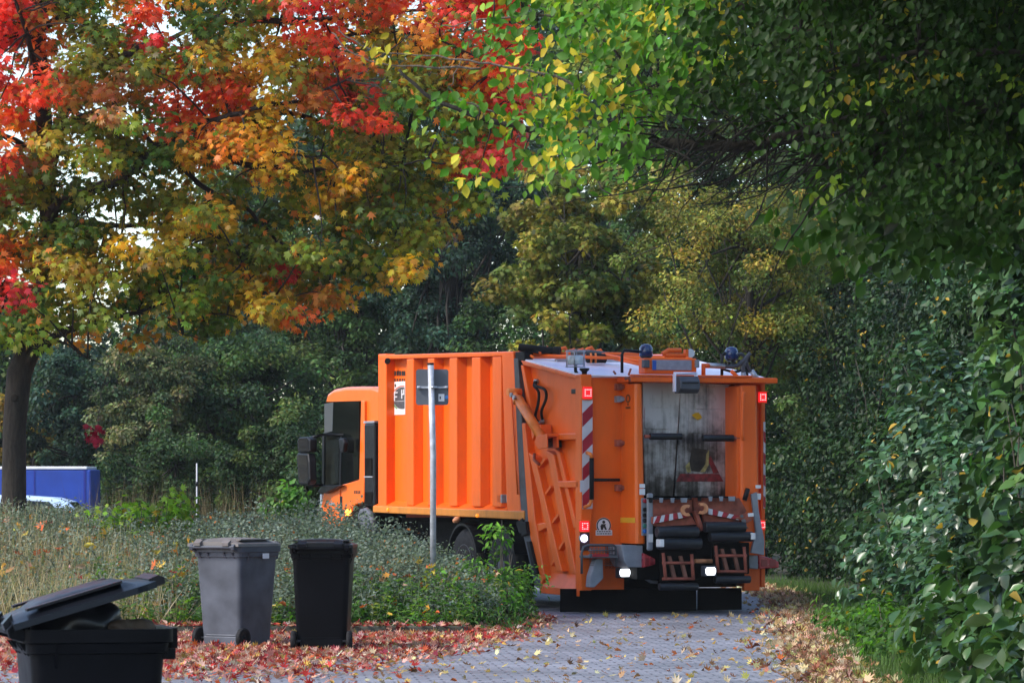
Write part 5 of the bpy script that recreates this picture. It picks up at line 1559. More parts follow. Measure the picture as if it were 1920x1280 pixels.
# ------------------------------------------------------------------ overhanging broad-leaved tree, from the right
g = np.random.default_rng(21)
Yo = 25.0
og = empty('overhanging_tree', (5.6, 27.0, 0))
tag(og, 'broad-leaved green tree leaning in from the upper right, bright thin twigs reaching over the lane', 'tree')
oo = np.array(og.location)
def opx(px, py, Y): return np.array(at(px, py, Y))-oo
mb = MB(); mb.tube([(0, 0, -.1), (-.05, 0, 1.2), (-.2, -.1, 2.6), (-.25, -.2, 4.0), (0, -.3, 5.6), (.3, -.2, 7.4), (.2, 0, 9)], [.30, .22, .19, .17, .14, .10, .04], 14)
mb.build('trunk', [BARK_G], og)
olimb = [
 ([(2500, 420), (2200, 250), (1900, 200), (1720, 212), (1560, 236), (1480, 258), (1380, 276), (1240, 270), (1130, 277), (1060, 262), (985, 240), (900, 218), (820, 190), (745, 130)], Yo, .062, 0),
 ([(985, 240), (940, 215), (870, 190), (845, 170), (850, 150), (868, 110)], Yo-.1, .008, 1),
 ([(1130, 190), (1040, 145), (950, 126), (880, 115), (800, 104), (700, 95), (640, 60), (635, 50)], Yo-.3, .010, 1),
 ([(900, 130), (800, 125), (730, 124), (660, 100), (620, 60)], Yo-.2, .008, 1),
 ([(1500, 60), (1380, 130), (1240, 170), (1130, 190)], Yo+.3, .022, 0),
 ([(2300, 60), (1900, 60), (1700, 40), (1500, 60), (1300, -30), (1100, -60)], Yo+.6, .05, 0),
 ([(1100, 40), (980, 30), (880, 42), (830, 50)], Yo-.2, .010, 1),
 ([(1380, 276), (1250, 200), (1180, 130), (1120, 60), (1100, 10)], Yo+.2, .016, 0),
 ([(1240, 270), (1150, 300), (1080, 310), (1010, 345), (950, 350), (890, 330)], Yo-.2, .009, 0),
 ([(1480, 258), (1380, 330), (1280, 350), (1180, 360), (1060, 380)], Yo+.2, .011, 0),
 ([(1720, 212), (1600, 300), (1500, 420), (1430, 560)], Yo+.8, .014, 0),
 ([(2500, 500), (2250, 420), (2000, 330), (1850, 300), (1700, 330), (1600, 380)], Yo+.4, .04, 0),
 ([(2300, 200), (2000, 120), (1800, 100), (1650, 110), (1500, 150)], Yo-.6, .04, 0)]
mb = MB(); tw = MB(); SKO = []
def smooth(P, n=4):
    out = []
    for i in range(len(P)-1):
        p0, p1, p2, p3 = P[max(i-1, 0)], P[i], P[i+1], P[min(i+2, len(P)-1)]
        for k in range(n):
            u = k/n; out.append(.5*((2*p1)+(p2-p0)*u+(2*p0-5*p1+4*p2-p3)*u*u+(3*p1-p0-3*p2+p3)*u**3))
    out.append(P[-1]); return out
for pts, Y, r0, pale in olimb:
    P = [Vector(opx(x, y, Y)) for x, y in pts]
    if pts[0][0] > 2100: P = [Vector((-.2, -.25, min(4.6, max(3.0, P[0].z))))]+P[1:]
    out = [p+Vector(g.normal(size=3)*.006) for p in smooth(P)]
    n = len(out); (tw if pale else mb).tube(out, [max(.004, r0*(1-.85*i/(n-1))) for i in range(n)], 7)
    SKO += [np.array(p) for p in out]
SKO = np.array(SKO)
# bare twigs fanning below the main limb
for k in range(150):
    x, y = g.uniform(1230, 1700), g.uniform(215, 300)
    a = opx(x, y, Yo+g.normal()*.3); L = g.uniform(60, 230)
    ang = R(g.uniform(195, 250) if g.random() < .8 else g.uniform(120, 180))
    b = opx(x+L*math.cos(ang), y-L*math.sin(ang)*.8, Yo+g.normal()*.5)
    tw_ = mb
    tw_.tube(branch_path(a, b, -.05, .08, 5, g), [.007, .006, .005, .004, .003, .002], 4)
# leaf positions
ux = [620, 700, 800, 900, 1000, 1100, 1250, 1400, 1600, 1800, 2000]; uy = [70, 190, 280, 390, 385, 330, 345, 320, 360, 410, 440]
dens_x = [620, 760, 900, 960, 1050, 1200, 1500, 2000]; dens = [.05, .09, .16, .34, .50, .70, 1.0, 1.0]
P_, Cc = [], []
while len(P_) < 1000:
    px = g.uniform(620, 2050); py = g.uniform(-120, 500)
    if py > np.interp(px, ux, uy): continue
    if g.random() > np.interp(px, dens_x, dens): continue
    if 1230 < px < 1560 and py > 190 and g.random() < .93: continue
    if py > 300 and px > 1000 and g.random() < .5: continue
    if px < 900 and not any(abs(px-x)+abs(py-y) < 70 for x, y in ((640,80),(680,110),(740,130),(760,170),(800,230),(850,230),(900,240),(840,170),(920,340),(930,370),(870,260),(830,240),(760,150),(890,300),(700,150),(860,130),(640,60))): continue
    P_.append(opx(px, py, Yo+g.normal()*(.9 if px > 1000 else .3)-.1))
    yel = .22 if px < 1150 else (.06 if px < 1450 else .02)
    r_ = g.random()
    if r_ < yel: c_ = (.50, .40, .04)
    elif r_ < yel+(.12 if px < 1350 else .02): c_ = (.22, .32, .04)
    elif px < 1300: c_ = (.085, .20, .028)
    else: c_ = (.030, .068, .014)  # darker green puts the right side's shade into the leaf colour
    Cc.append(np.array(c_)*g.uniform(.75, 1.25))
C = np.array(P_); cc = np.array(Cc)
def obuild(name, C, cc, n, rad, size, tm=T_OVAL):
    idx = np.repeat(np.arange(len(C)), n); N = len(idx)
    d = rdir(N, g); pos = C[idx]+d*rad*np.array([1.2, 1.2, .8])*g.random((N, 1))**.6
    nrm = g.normal(size=(N, 3))*.55+np.array([-.15, -.75, .45]); t = g.normal(size=(N, 3))*.45+np.array([-.25, 0, -.85])
    col = cc[idx]*(1+g.normal(size=(N, 1))*.2)*(1+g.normal(size=(N, 3))*.08)
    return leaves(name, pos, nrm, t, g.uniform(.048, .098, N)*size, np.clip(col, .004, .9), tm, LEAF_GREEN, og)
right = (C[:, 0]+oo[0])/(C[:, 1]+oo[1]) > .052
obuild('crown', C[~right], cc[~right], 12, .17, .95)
obuild('shade_tinted_crown', C[right], cc[right]*.8, 20, .21, .80)  # right-hand leaves darkened once more, deepening the painted shade
# thick crown added above and right, mostly outside the frame, to shade the corner
Cu = np.stack([g.uniform(1.6, 7.5, 620)-oo[0], g.uniform(22.5, 33, 620)-oo[1], g.uniform(4.9, 8.5, 620)-oo[2]], -1)
Cu2 = np.stack([g.uniform(2.2, 4.6, 240)-oo[0], g.uniform(25.5, 29.5, 240)-oo[1], g.uniform(3.3, 5.0, 240)-oo[2]], -1)
nu = 1050; Yv = g.uniform(21, 30, nu)
Cu3 = np.stack([g.uniform(np.where(Yv < 31, .55, 1.6), 7.0)-oo[0], Yv-oo[1], 2.0+.121*Yv+g.uniform(.5, 3.2, nu)-oo[2]], -1)
Y4 = g.uniform(11, 23, 800); X4 = g.uniform(1.1, 6, 800); top4 = 1.6+.121*Y4
Z4 = np.where(X4 < .128*Y4+.5, top4+g.uniform(.5, 2.5, 800), g.uniform(2.6, 7.0, 800))
Cu4 = np.stack([X4-oo[0], Y4-oo[1], Z4-oo[2]], -1)
Cu = np.concatenate([Cu, Cu2, Cu3, Cu4])
obuild('added_shade_crown', Cu, np.tile([.032, .075, .015], (len(Cu), 1))*g.uniform(.7, 1.3, (len(Cu), 1)), 42, .46, 1.5)
for p in C[::3]:
    dd = np.linalg.norm(SKO-p, axis=1); j = int(np.argmin(dd))
    if dd[j] < .8: mb.tube(branch_path(SKO[j], p, .02, .06, 4, g), [.006, .005, .004, .003, .002], 4)
mb.build('branches', [BARK_D], og); tw.build('pale_twigs', [BARK_L], og)

# ------------------------------------------------------------------ generic trees behind
def tree(name, label, X, Y, ztop, zlow, rx, ry, n_cl, n_leaf, lsize, pal, seed, mat=None, tm=T_DIA, trunk_r=.16, group=None, cl_r=(.10, .2), lean=0.0, flat=.75, jit=.25, cut=None):
    g = np.random.default_rng(seed)
    t = empty(name, (X, Y, 0)); tag(t, label, 'tree' if 'tree' in name or name in ('conifer',) else 'shrub', group)
    zc, hz = (ztop+zlow)/2, (ztop-zlow)/2
    C = []
    ph = g.uniform(0, 6.28, 6)
    while len(C) < n_cl:
        d = unit(g.normal(size=3)); az = math.atan2(d[1], d[0])
        k = 1+.18*math.sin(3*az+ph[0])+.14*math.sin(5*az+ph[1]+3*d[2])+.12*math.sin(7*d[2]+ph[2])
        u = g.random()**.42*k
        if u < .25: continue
        p = np.array([d[0]*rx*u, d[1]*ry*u, zc+d[2]*hz*u])
        C.append(p)
    C = np.array(C)
    pal = np.array(pal); cc = pal[g.integers(len(pal), size=n_cl)]*g.uniform(.65, 1.35, (n_cl, 1))
    RAD = g.uniform(*cl_r, (n_cl, 1))*rx*np.array([[1.2, 1.2, flat]])
    pos, nrm, tdir, sz, col = cluster_leaves(C, RAD, n_leaf, cc, lsize, g, jit=jit)
    leaves('crown', pos, nrm, tdir, sz, col, tm, mat or LEAF_DULL, t)
    m = MB(); h = zlow+hz*1.2
    tp = [(0, 0, -.1)]+[(lean*h*k/5+g.normal()*.05, g.normal()*.05, h*k/5) for k in range(1, 6)]
    m.tube(tp, [trunk_r*1.3, trunk_r, trunk_r*.9, trunk_r*.75, trunk_r*.55, trunk_r*.3], 10)
    for p in C[g.permutation(n_cl)[:max(8, n_cl//3)]]:
        k = g.integers(2, 6); m.tube(branch_path(tp[k], p, .06, .06, 4, g), [trunk_r*.28, trunk_r*.2, trunk_r*.14, trunk_r*.09, trunk_r*.04], 5)
    m.build('trunk', [BARK_D], t)
    return t
def TX_(px, Y): return (px-960)/F*Y
def TZ_(py, Y): return EYE+(HZ-py)/F*Y
SAGE = [(.10,.13,.06), (.14,.16,.075), (.07,.10,.05), (.17,.18,.08)]
BLUEG = [(.040,.080,.055), (.030,.060,.046), (.055,.10,.062), (.04,.07,.04)]
DKG = [(.046,.09,.028), (.028,.056,.022), (.065,.105,.03), (.05,.085,.036)]
MIDG = [(.07,.12,.04), (.05,.095,.04), (.105,.15,.045), (.045,.08,.04)]
OCH = [(.20,.15,.035), (.26,.17,.03), (.12,.11,.03), (.10,.10,.035)]
YEL = [(.22,.21,.045), (.17,.18,.04), (.12,.15,.035), (.28,.22,.04), (.08,.115,.03)]
OLV = [(.15,.16,.028), (.10,.125,.025), (.19,.18,.03), (.06,.085,.022), (.22,.19,.035)]
PALEG = [(.16,.22,.05), (.22,.27,.06), (.10,.16,.04), (.28,.30,.08)]
def ptree(name, label, px0, px1, py0, py1, Y, *a, **k):
    x = TX_((px0+px1)/2, Y); rx = (TX_(px1, Y)-TX_(px0, Y))/2
    return tree(name, label, x, Y, TZ_(py0, Y), max(.1, TZ_(py1, Y)), rx, min(rx, 3.0), *a, **k)
ptree('yellow_leaved_tree', 'loose yellow-leaved tree over the lane behind the lorry roof', 1190, 1590, 300, 700, 66, 130, 190, .085, YEL, 31, trunk_r=.12, cl_r=(.10, .2), lean=.02)
ptree('young_maple', 'olive and gold young maple standing beyond the lorry, left of the yellow tree', 915, 1260, 320, 690, 74, 110, 150, .14, OLV, 32, tm=T_MAPLE, mat=LEAF_DULL, trunk_r=.13, cl_r=(.12, .22))
ptree('willow_shrub', 'bluish green shrub just above the lorry roof between olive and yellow trees', 1080, 1260, 560, 900, 78, 50, 220, .10, [(.07,.12,.085), (.05,.09,.065), (.09,.14,.09)], 33, trunk_r=.06, cl_r=(.18, .3))
ptree('pale_green_tree', 'pale sunlit green tree high behind the overhanging twigs', 980, 1480, -220, 420, 88, 120, 210, .15, PALEG, 34, tm=T_OVAL, trunk_r=.2, cl_r=(.10, .18))
ptree('dark_tree', 'dark blue-green dense tree behind the cab and the maple tip', 690, 1010, 130, 900, 92, 150, 240, .13, BLUEG, 35, trunk_r=.22, cl_r=(.12, .22), group='woodland trees behind the lane')
ptree('dark_tree', 'tall dark tree straight above the cab of the lorry', 500, 820, 250, 900, 97, 150, 240, .13, DKG, 36, trunk_r=.22, cl_r=(.12, .22), group='woodland trees behind the lane')
ptree('mixed_tree', 'dull mid-green tree with an uneven crown left of the cab', 300, 620, 540, 960, 90, 110, 260, .12, MIDG, 37, trunk_r=.16, cl_r=(.12, .24), group='woodland trees behind the lane')
ptree('sage_shrub', 'pale sage-green shrub to the right of the maple trunk', 175, 380, 610, 920, 88, 80, 240, .11, SAGE, 38, trunk_r=.09, cl_r=(.14, .26))
ptree('dark_tree', 'dark green tree over the blue trailer', 40, 260, 640, 900, 98, 80, 260, .13, BLUEG, 39, trunk_r=.16, cl_r=(.14, .26), group='woodland trees behind the lane')
ptree('ochre_tree', 'ochre-tinged tree showing right beside the maple trunk', -20, 150, 670, 880, 104, 60, 220, .14, OCH, 40, trunk_r=.14, cl_r=(.14, .26))
ptree('dark_shrub', 'dark bushy undergrowth on the street bank right of the trailer', 200, 470, 790, 1000, 82, 80, 220, .10, DKG, 41, trunk_r=.06, cl_r=(.14, .24))
ptree('dark_shrub', 'dark undergrowth just left of the lorry cab', 420, 640, 760, 1000, 80, 80, 220, .10, DKG+MIDG, 42, trunk_r=.06, cl_r=(.14, .24))
ptree('dark_tree', 'dark tree behind the yellow tree and the lane bend', 1180, 1650, 60, 900, 86, 170, 240, .13, DKG, 43, trunk_r=.22, cl_r=(.11, .2), group='woodland trees behind the lane')
ptree('dark_tree', 'shaded dark tree filling the gap between lorry roof and hedge', 1380, 1800, 250, 1000, 72, 170, 240, .11, DKG, 44, trunk_r=.18, cl_r=(.11, .2), group='woodland trees behind the lane')
ptree('dark_tree', 'dark shrubby tree low behind the lorry roof', 900, 1300, 480, 1000, 84, 120, 240, .12, DKG, 45, trunk_r=.15, cl_r=(.12, .22), group='woodland trees behind the lane')
ptree('dark_shrub', 'dark leafy shrub low in the gap between lorry and ivy hedge', 1370, 1660, 620, 1010, 76, 110, 240, .10, DKG, 46, trunk_r=.08, cl_r=(.14, .24))
# far wood that reads as one mass
g = np.random.default_rng(77)
nC = 1920
Xc = np.concatenate([g.uniform(-24, 26, 1500), g.uniform(-75, -20, 420)]); Yc_ = np.concatenate([g.uniform(112, 135, 1500), g.uniform(70, 125, 420)])
pxc = 960+F*Xc/Yc_
topz = np.interp(pxc, [-800, 0, 90, 220, 330, 420, 600, 900, 1300, 3000], [9, 7.4, 5.6, 5.6, 7.4, 11, 14, 17, 19, 19])
Cw = np.stack([Xc, Yc_, topz*g.random(nC)**.8], -1)
pal = np.array(DKG+BLUEG+MIDG); cw = pal[g.integers(len(pal), size=nC)]*g.uniform(.6, 1.3, (nC, 1))
pos, nrm, td, sz, col = cluster_leaves(Cw, g.uniform(.8, 1.5, (nC, 1))*np.array([[1.1, 1.1, .85]]), 260, cw, .26, g)
o = leaves('distant_wood', pos, nrm, td, sz, col, T_DIA, LEAF_DULL); tag(o, 'dark mass of woodland closing the view behind everything', 'woodland', kind='stuff')

# ------------------------------------------------------------------ hedge bushes along the right of the lane
def bush(name, label, blobs, lsize, dens, pal, seed, tm=T_OVAL, mat=None, group=None, cat='bush', stems=14, jit=.25, shell=.33, up=.45):
    """blobs: (x, y, z, rx, ry, rz) ellipsoids; leaves crowd towards their surface"""
    g = np.random.default_rng(seed)
    bx, by = np.mean([b[0] for b in blobs]), np.mean([b[1] for b in blobs])
    t = empty(name, (bx, by, 0)); tag(t, label, cat, group)
    P, Nn, cols, SZ = [], [], [], []
    pal = np.array(pal)
    for (x, y, z, rx, ry, rz) in blobs:
        area = 4*math.pi*((rx*ry)**1.6/3+(rx*rz)**1.6/3+(ry*rz)**1.6/3)**(1/1.6)
        M = int(area*3.4); d = rdir(M, g)
        k = 1+.14*np.sin(5*d[:, 0:1]+4*d[:, 2:3]+seed)+.10*np.sin(9*d[:, 1:2]+8*d[:, 2:3]+seed)
        c = np.array([x, y, z])+d*np.array([rx, ry, rz])*k*(1-.30*g.random((M, 1))**1.3)
        cr = g.uniform(.16, .36, (M, 1))*np.array([[1.0, 1.0, .8]])
        n = max(6, int(dens/3.4)); idx = np.repeat(np.arange(M), n)
        q = rdir(M*n, g)*g.random((M*n, 1))**.55
        p = c[idx]+q*cr[idx]+np.array([0, 0, -.10])*g.random((M*n, 1))
        # thin interior leaves keep the bush from being hollow
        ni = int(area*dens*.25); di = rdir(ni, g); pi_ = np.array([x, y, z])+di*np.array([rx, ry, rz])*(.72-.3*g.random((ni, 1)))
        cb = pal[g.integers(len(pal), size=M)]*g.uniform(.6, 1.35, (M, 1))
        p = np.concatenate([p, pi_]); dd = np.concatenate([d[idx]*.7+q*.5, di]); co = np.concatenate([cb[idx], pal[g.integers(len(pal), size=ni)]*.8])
        keep = p[:, 2] > .03
        P.append(p[keep]); Nn.append(dd[keep]); cols.append(co[keep])
    P = np.concatenate(P); Nn = np.concatenate(Nn); col = np.concatenate(cols); N = len(P)
    nrm = Nn*.55+np.array([0, 0, up])+g.normal(size=(N, 3))*.45; td = Nn*.35+np.array([0, 0, -.65])+g.normal(size=(N, 3))*.5
    col = col*(1+g.normal(size=(N, 1))*jit)*(1+g.normal(size=(N, 3))*.08)
    ol = g.random(N) < .012; col[ol] = np.array([.42, .28, .04])
    off = np.array([bx, by, 0])
    leaves('foliage', P-off, nrm, td, lsize*g.uniform(.6, 1.15, N), np.clip(col, .003, .9), tm, mat or LEAF_GLOSS, t)
    for b in blobs:
        m = MB(); root = (b[0]-bx, b[1]-by, -.05)
        for k in range(max(3, stems//len(blobs)+2)):
            e = np.array([b[0], b[1], b[2]])+rdir(1, g)[0]*np.array(b[3:])*1.0
            m.tube(branch_path(root, e-off, .0, .07, 6, g), [.022, .019, .016, .013, .010, .007, .004], 6)
        m.build('stem', [BARK_G], t)
    return t
H1 = [(.025,.07,.016), (.035,.09,.020), (.05,.12,.026), (.03,.075,.024), (.065,.135,.03)]
H2 = [(.038,.095,.038), (.06,.13,.058), (.10,.17,.095), (.05,.11,.045), (.032,.08,.026)]
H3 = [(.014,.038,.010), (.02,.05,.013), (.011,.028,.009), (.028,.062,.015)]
bush('broadleaf_bush', 'nearest leafy green bush at the lower right corner beside the lane', [(4.45, 29.5, .75, .95, 2.0, .95), (4.5, 31.5, 1.35, .85, 1.6, 1.15), (4.1, 33.2, .55, .65, 1.1, .65), (3.6, 27.3, .45, .45, 1.0, .5), (3.55, 31.2, .30, .40, 1.0, .36)], .17, 90, H1, 51)
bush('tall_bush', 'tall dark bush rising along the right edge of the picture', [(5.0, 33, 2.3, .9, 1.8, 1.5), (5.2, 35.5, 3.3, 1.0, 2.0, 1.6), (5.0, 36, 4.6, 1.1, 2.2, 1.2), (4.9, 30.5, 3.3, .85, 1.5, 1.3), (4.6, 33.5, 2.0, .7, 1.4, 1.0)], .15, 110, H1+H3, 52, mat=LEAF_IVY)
bush('silvery_bush', 'bush with pale silver-backed leaves midway along the hedge', [(4.8, 41, 1.2, .95, 2.3, 1.25), (4.7, 42.5, 2.2, .75, 1.5, .95), (4.5, 38.4, .75, .65, 1.2, .8), (4.4, 44.5, 1.0, .75, 1.6, 1.0), (4.35, 43.2, 1.75, .5, .9, .4)], .135, 190, H2, 53, up=.8)
bush('silvery_bush', 'taller silvery bush reaching up behind the leafy one', [(5.9, 45, 3.0, 1.0, 2.4, 1.3), (5.9, 48, 4.0, 1.2, 2.4, 1.3), (6.0, 42, 3.6, .9, 2.0, 1.4)], .095, 220, H3+H3+H2, 54, mat=LEAF_IVY)
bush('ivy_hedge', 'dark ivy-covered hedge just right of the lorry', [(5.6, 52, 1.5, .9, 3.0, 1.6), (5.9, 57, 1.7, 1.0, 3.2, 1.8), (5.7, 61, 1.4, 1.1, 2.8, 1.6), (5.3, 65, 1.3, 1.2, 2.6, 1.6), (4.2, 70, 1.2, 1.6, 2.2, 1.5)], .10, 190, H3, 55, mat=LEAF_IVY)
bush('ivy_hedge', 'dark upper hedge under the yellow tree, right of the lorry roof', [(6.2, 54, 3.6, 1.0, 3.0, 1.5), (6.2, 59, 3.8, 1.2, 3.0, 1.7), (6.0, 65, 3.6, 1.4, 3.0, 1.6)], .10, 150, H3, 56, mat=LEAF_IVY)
bush('low_seedling', 'low bright green plant at the foot of the hedge by fallen leaves', [(3.75, 39.0, .18, .45, 1.2, .26), (3.8, 42.5, .16, .40, 1.6, .26), (3.6, 35.5, .14, .35, 1.2, .24)], .09, 260, [(.07,.16,.03), (.05,.12,.025), (.09,.19,.04)], 57, stems=6, mat=LEAF_GREEN)
bush('bright_sapling', 'leafy bright green plant beside the lorry rear wheels', [(-.25, 46.0, .62, .28, .3, .42), (-.12, 45.8, .95, .15, .2, .25), (.0, 45.6, .45, .22, .3, .35), (-.25, 44.4, .38, .35, .4, .40), (-.55, 43.6, .30, .30, .35, .32)], .10, 260, [(.09,.22,.03), (.06,.16,.025), (.13,.28,.04)], 58, tm=T_LONG, stems=8, mat=LEAF_GREEN, cat='plant')
bush('green_weeds', 'knee-high green weeds at the end of the kerb by the lane', [(-.35, 43.0, .14, .38, .38, .20), (-.05, 44.2, .20, .32, .55, .28), (.08, 45.5, .25, .25, .55, .34), (-.75, 42.5, .12, .35, .3, .2), (.0, 46.8, .3, .25, .6, .4)], .075, 420, [(.06,.14,.03), (.045,.11,.03), (.09,.18,.04), (.08,.13,.06)], 61, tm=T_LONG, stems=10, mat=LEAF_GREEN, cat='plant')
bush('green_shoot', 'yellow-green leafy shoots among grey shrubs left of the grey bin', [(-4.35, 46.5, 1.10, .42, .5, .26), (-4.05, 46.7, 1.22, .25, .3, .2), (-4.7, 46.2, 1.05, .2, .3, .2)], .11, 240, [(.17,.32,.035), (.11,.24,.03), (.24,.38,.05)], 59, tm=T_MAPLE, stems=9, mat=LEAF_GREEN, cat='plant')
bush('elder_shoot', 'broad-leaved green shoot standing beside the lorry cab', [(-3.32, 59.5, 1.12, .22, .3, .30), (-3.12, 59.5, 1.42, .16, .2, .2), (-3.55, 59.4, 1.05, .2, .2, .2)], .13, 220, [(.08,.18,.04), (.11,.22,.05), (.06,.13,.03)], 60, tm=T_OVAL, stems=7, mat=LEAF_GREEN, cat='plant')
# ------------------------------------------------------------------ grey twiggy ground cover on the bed
g = np.random.default_rng(91)
def bed_points(n, x0, x1, y0, y1):
    out = np.zeros((0, 2))
    while len(out) < n:
        p = np.stack([g.uniform(x0, x1, n), g.uniform(y0, y1, n)], -1)
        out = np.concatenate([out, p[in_bed(p[:, 0], p[:, 1]-.15) & in_bed(p[:, 0]+.25, p[:, 1])]])
    return out[:n]
tuf = bed_points(2100, -9.5, .3, 42.6, 56)
hh = bed_h(tuf[:, 0], tuf[:, 1])
lim = np.interp(tuf[:, 0], [-9, -6, -4, -2.8, -1.8, -1, 0], [.66, .64, .78, 1.14, 1.16, .90, .55])*g.uniform(.7, 1.05, len(tuf))
lim *= np.where(tuf[:, 0] > -3.6, np.interp(tuf[:, 1], [42, 42.8, 43.4, 44.5, 47, 50], [.15, .50, .88, 1.0, 1.0, .8]), np.interp(tuf[:, 1], [42, 43, 44.5, 47, 50], [.45, .72, .95, 1.0, .8]))
nT = 250; idx = np.repeat(np.arange(len(tuf)), nT); N = len(idx)
az = g.uniform(0, 2*np.pi, N); rr = .34*np.sqrt(g.random(N)); zz = g.random(N)**.62
pos = np.stack([tuf[idx, 0]+rr*np.cos(az), tuf[idx, 1]+rr*np.sin(az), hh[idx]+lim[idx]*zz*(1-.5*(rr/.34)**2)+.02], -1)
pg = np.array([(.15,.20,.155), (.18,.23,.19), (.12,.165,.12), (.20,.235,.18), (.11,.155,.09)])
tc_ = pg[g.integers(len(pg), size=len(tuf))]
col = tc_[idx]*(1+g.normal(size=(N, 1))*.16)
rd = g.random(N) < .02; col[rd] = np.array([.35, .12, .03])
gc = leaves('low_shrub_cover', pos, g.normal(size=(N, 3))*.5+np.array([0, -.2, .7]), g.normal(size=(N, 3)), g.uniform(.024, .054, N), np.clip(col, .01, .9), T_DIA, LEAF_DULL)
tag(gc, 'grey-green twiggy ground-cover shrubs filling the planting bed', 'ground cover', kind='stuff')
# arching sprigs with tiny leaves standing above the mass
mb = MB(); SP, SN = [], []
for k in range(520):
    i = g.integers(len(tuf)); b = np.array([tuf[i, 0], tuf[i, 1], hh[i]+lim[i]*.55])
    L = g.uniform(.25, .62); a = g.uniform(0, 2*math.pi); out = []
    for j in range(7):
        u = j/6; out.append(b+np.array([math.cos(a)*L*.75*u**1.3, math.sin(a)*L*.75*u**1.3, L*(u-.45*u*u)]))
    mb.tube(out, [.005, .0045, .004, .0035, .003, .0025, .002], 4)
    for j in range(26):
        u = g.random(); q = u*6; j0 = min(5, int(q)); SP.append(out[j0]+(out[j0+1]-out[j0])*(q-j0)+g.normal(size=3)*.012)
mb.build('sprig_twigs', [BARK_G], gc)
SP = np.array(SP); N = len(SP)
leaves('sprig_leaves', SP, g.normal(size=(N, 3))+np.array([0, 0, .4]), g.normal(size=(N, 3)), g.uniform(.022, .042, N), pg[g.integers(len(pg), size=N)]*g.uniform(.6, 1.0, (N, 1)), T_DIA, LEAF_DULL, gc)
# leafy herbs along the kerb
hp = bed_points(900, -4.6, .1, 42.08, 44.6)
hp = hp[(hp[:, 1] < 43.9) | (hp[:, 0] > -1.0)]
H, Hn, Ht, Hc, Hs = [], [], [], [], []
mb = MB()
for (x, y) in hp:
    hgt = g.uniform(.18, .58)*(1.0 if y > 42.7 else .62); lean = g.normal(size=2)*.10; z0_ = bed_h(np.array(x), np.array(y)).item()
    mb.tube([(x, y, z0_-.02), (x+lean[0]*.4, y+lean[1]*.4, z0_+hgt*.5), (x+lean[0], y+lean[1], z0_+hgt)], [.006, .005, .003], 4)
    base = np.array([(.07,.17,.035), (.045,.11,.028), (.13,.24,.045), (.22,.26,.06)])[g.choice(4, p=[.35, .3, .2, .15])]
    n = int(9+hgt*26)
    for k in range(n):
        u = g.random()**.8; a = g.uniform(0, 6.28); o_ = np.array([math.cos(a), math.sin(a), 0])
        H.append(np.array([x+lean[0]*u, y+lean[1]*u, z0_+hgt*(.12+.88*u)])); Hn.append(o_*-.35+np.array([0, 0, 1])+g.normal(size=3)*.3); Ht.append(o_+np.array([0, 0, -.15])+g.normal(size=3)*.2)
        Hc.append(base*g.uniform(.7, 1.3)); Hs.append(g.uniform(.07, .14)*(1.1-.5*u))
hb = leaves('leafy_herbs', np.array(H), np.array(Hn), np.array(Ht), np.array(Hs), np.array(Hc), T_LONG, LEAF_GREEN)
tag(hb, 'leafy green herbs crowding the kerb behind the bins', 'herbs', kind='stuff'); mb.build('herb_stems', [plain('herb_stem', (.06,.10,.03), .7)], hb)
# dry and green grass at the left, grass on the right verge
def grass(name, label, pts, zf, hmin, hmax, pal, w=.008, lean=.35):
    n = len(pts); pal = np.array(pal)
    pos = np.stack([pts[:, 0], pts[:, 1], zf(pts[:, 0], pts[:, 1])-.01], -1)
    a = g.uniform(0, 2*np.pi, n); nrm = np.stack([np.cos(a), np.sin(a), np.full(n, .12)], -1)
    td = np.stack([g.normal(size=n)*lean, g.normal(size=n)*lean, np.ones(n)], -1)
    sz = g.uniform(hmin, hmax, n)
    o = leaves(name, pos, nrm, td, sz, pal[g.integers(len(pal), size=n)]*g.uniform(.7, 1.3, (n, 1)), T_BLADE, GRASS, wscale=np.full(n, w)*g.uniform(.7, 1.5, n))
    return tag(o, label, 'grass', kind='stuff')
DRY = [(.52,.44,.27), (.44,.34,.20), (.34,.30,.14), (.16,.22,.06), (.60,.52,.36), (.42,.30,.24)]
p = bed_points(15000, -7.5, -3.5, 42.05, 46.6); keep = g.random(len(p)) < np.clip((-p[:, 0]-3.3)/1.0, 0, 1)*np.where(p[:, 1] > 45, .45, 1); p = p[keep]
grass('dry_grass', 'tall bleached grass on the bank behind the open bin', p, bed_h, .25, .75, DRY, .008, .5)
n = 12000; y_ = g.uniform(30, 66, n); x0_ = np.interp(y_, [p_[1] for p_ in road_r], [p_[0] for p_ in road_r])
x_ = x0_+.32+np.abs(g.normal(size=n))*.55+.18*np.sin(y_*1.7)
grass('verge_grass', 'short green grass on the verge at the hedge foot', np.stack([x_, y_], -1), lambda x, y: np.full(len(x), .01), .05, .20, [(.07,.14,.03), (.05,.10,.025), (.10,.18,.04)], .007)
# dry weeds beside the street
n = 900; p = np.stack([g.uniform(-6.6, -3.9, n), g.uniform(60, 66, n)], -1)
grass('dry_weeds', 'tall brown weeds by the thin marker post', p, lambda x, y: np.full(len(x), .1), .9, 1.75, [(.16,.11,.06), (.10,.07,.04), (.20,.16,.09)], .010, .16)

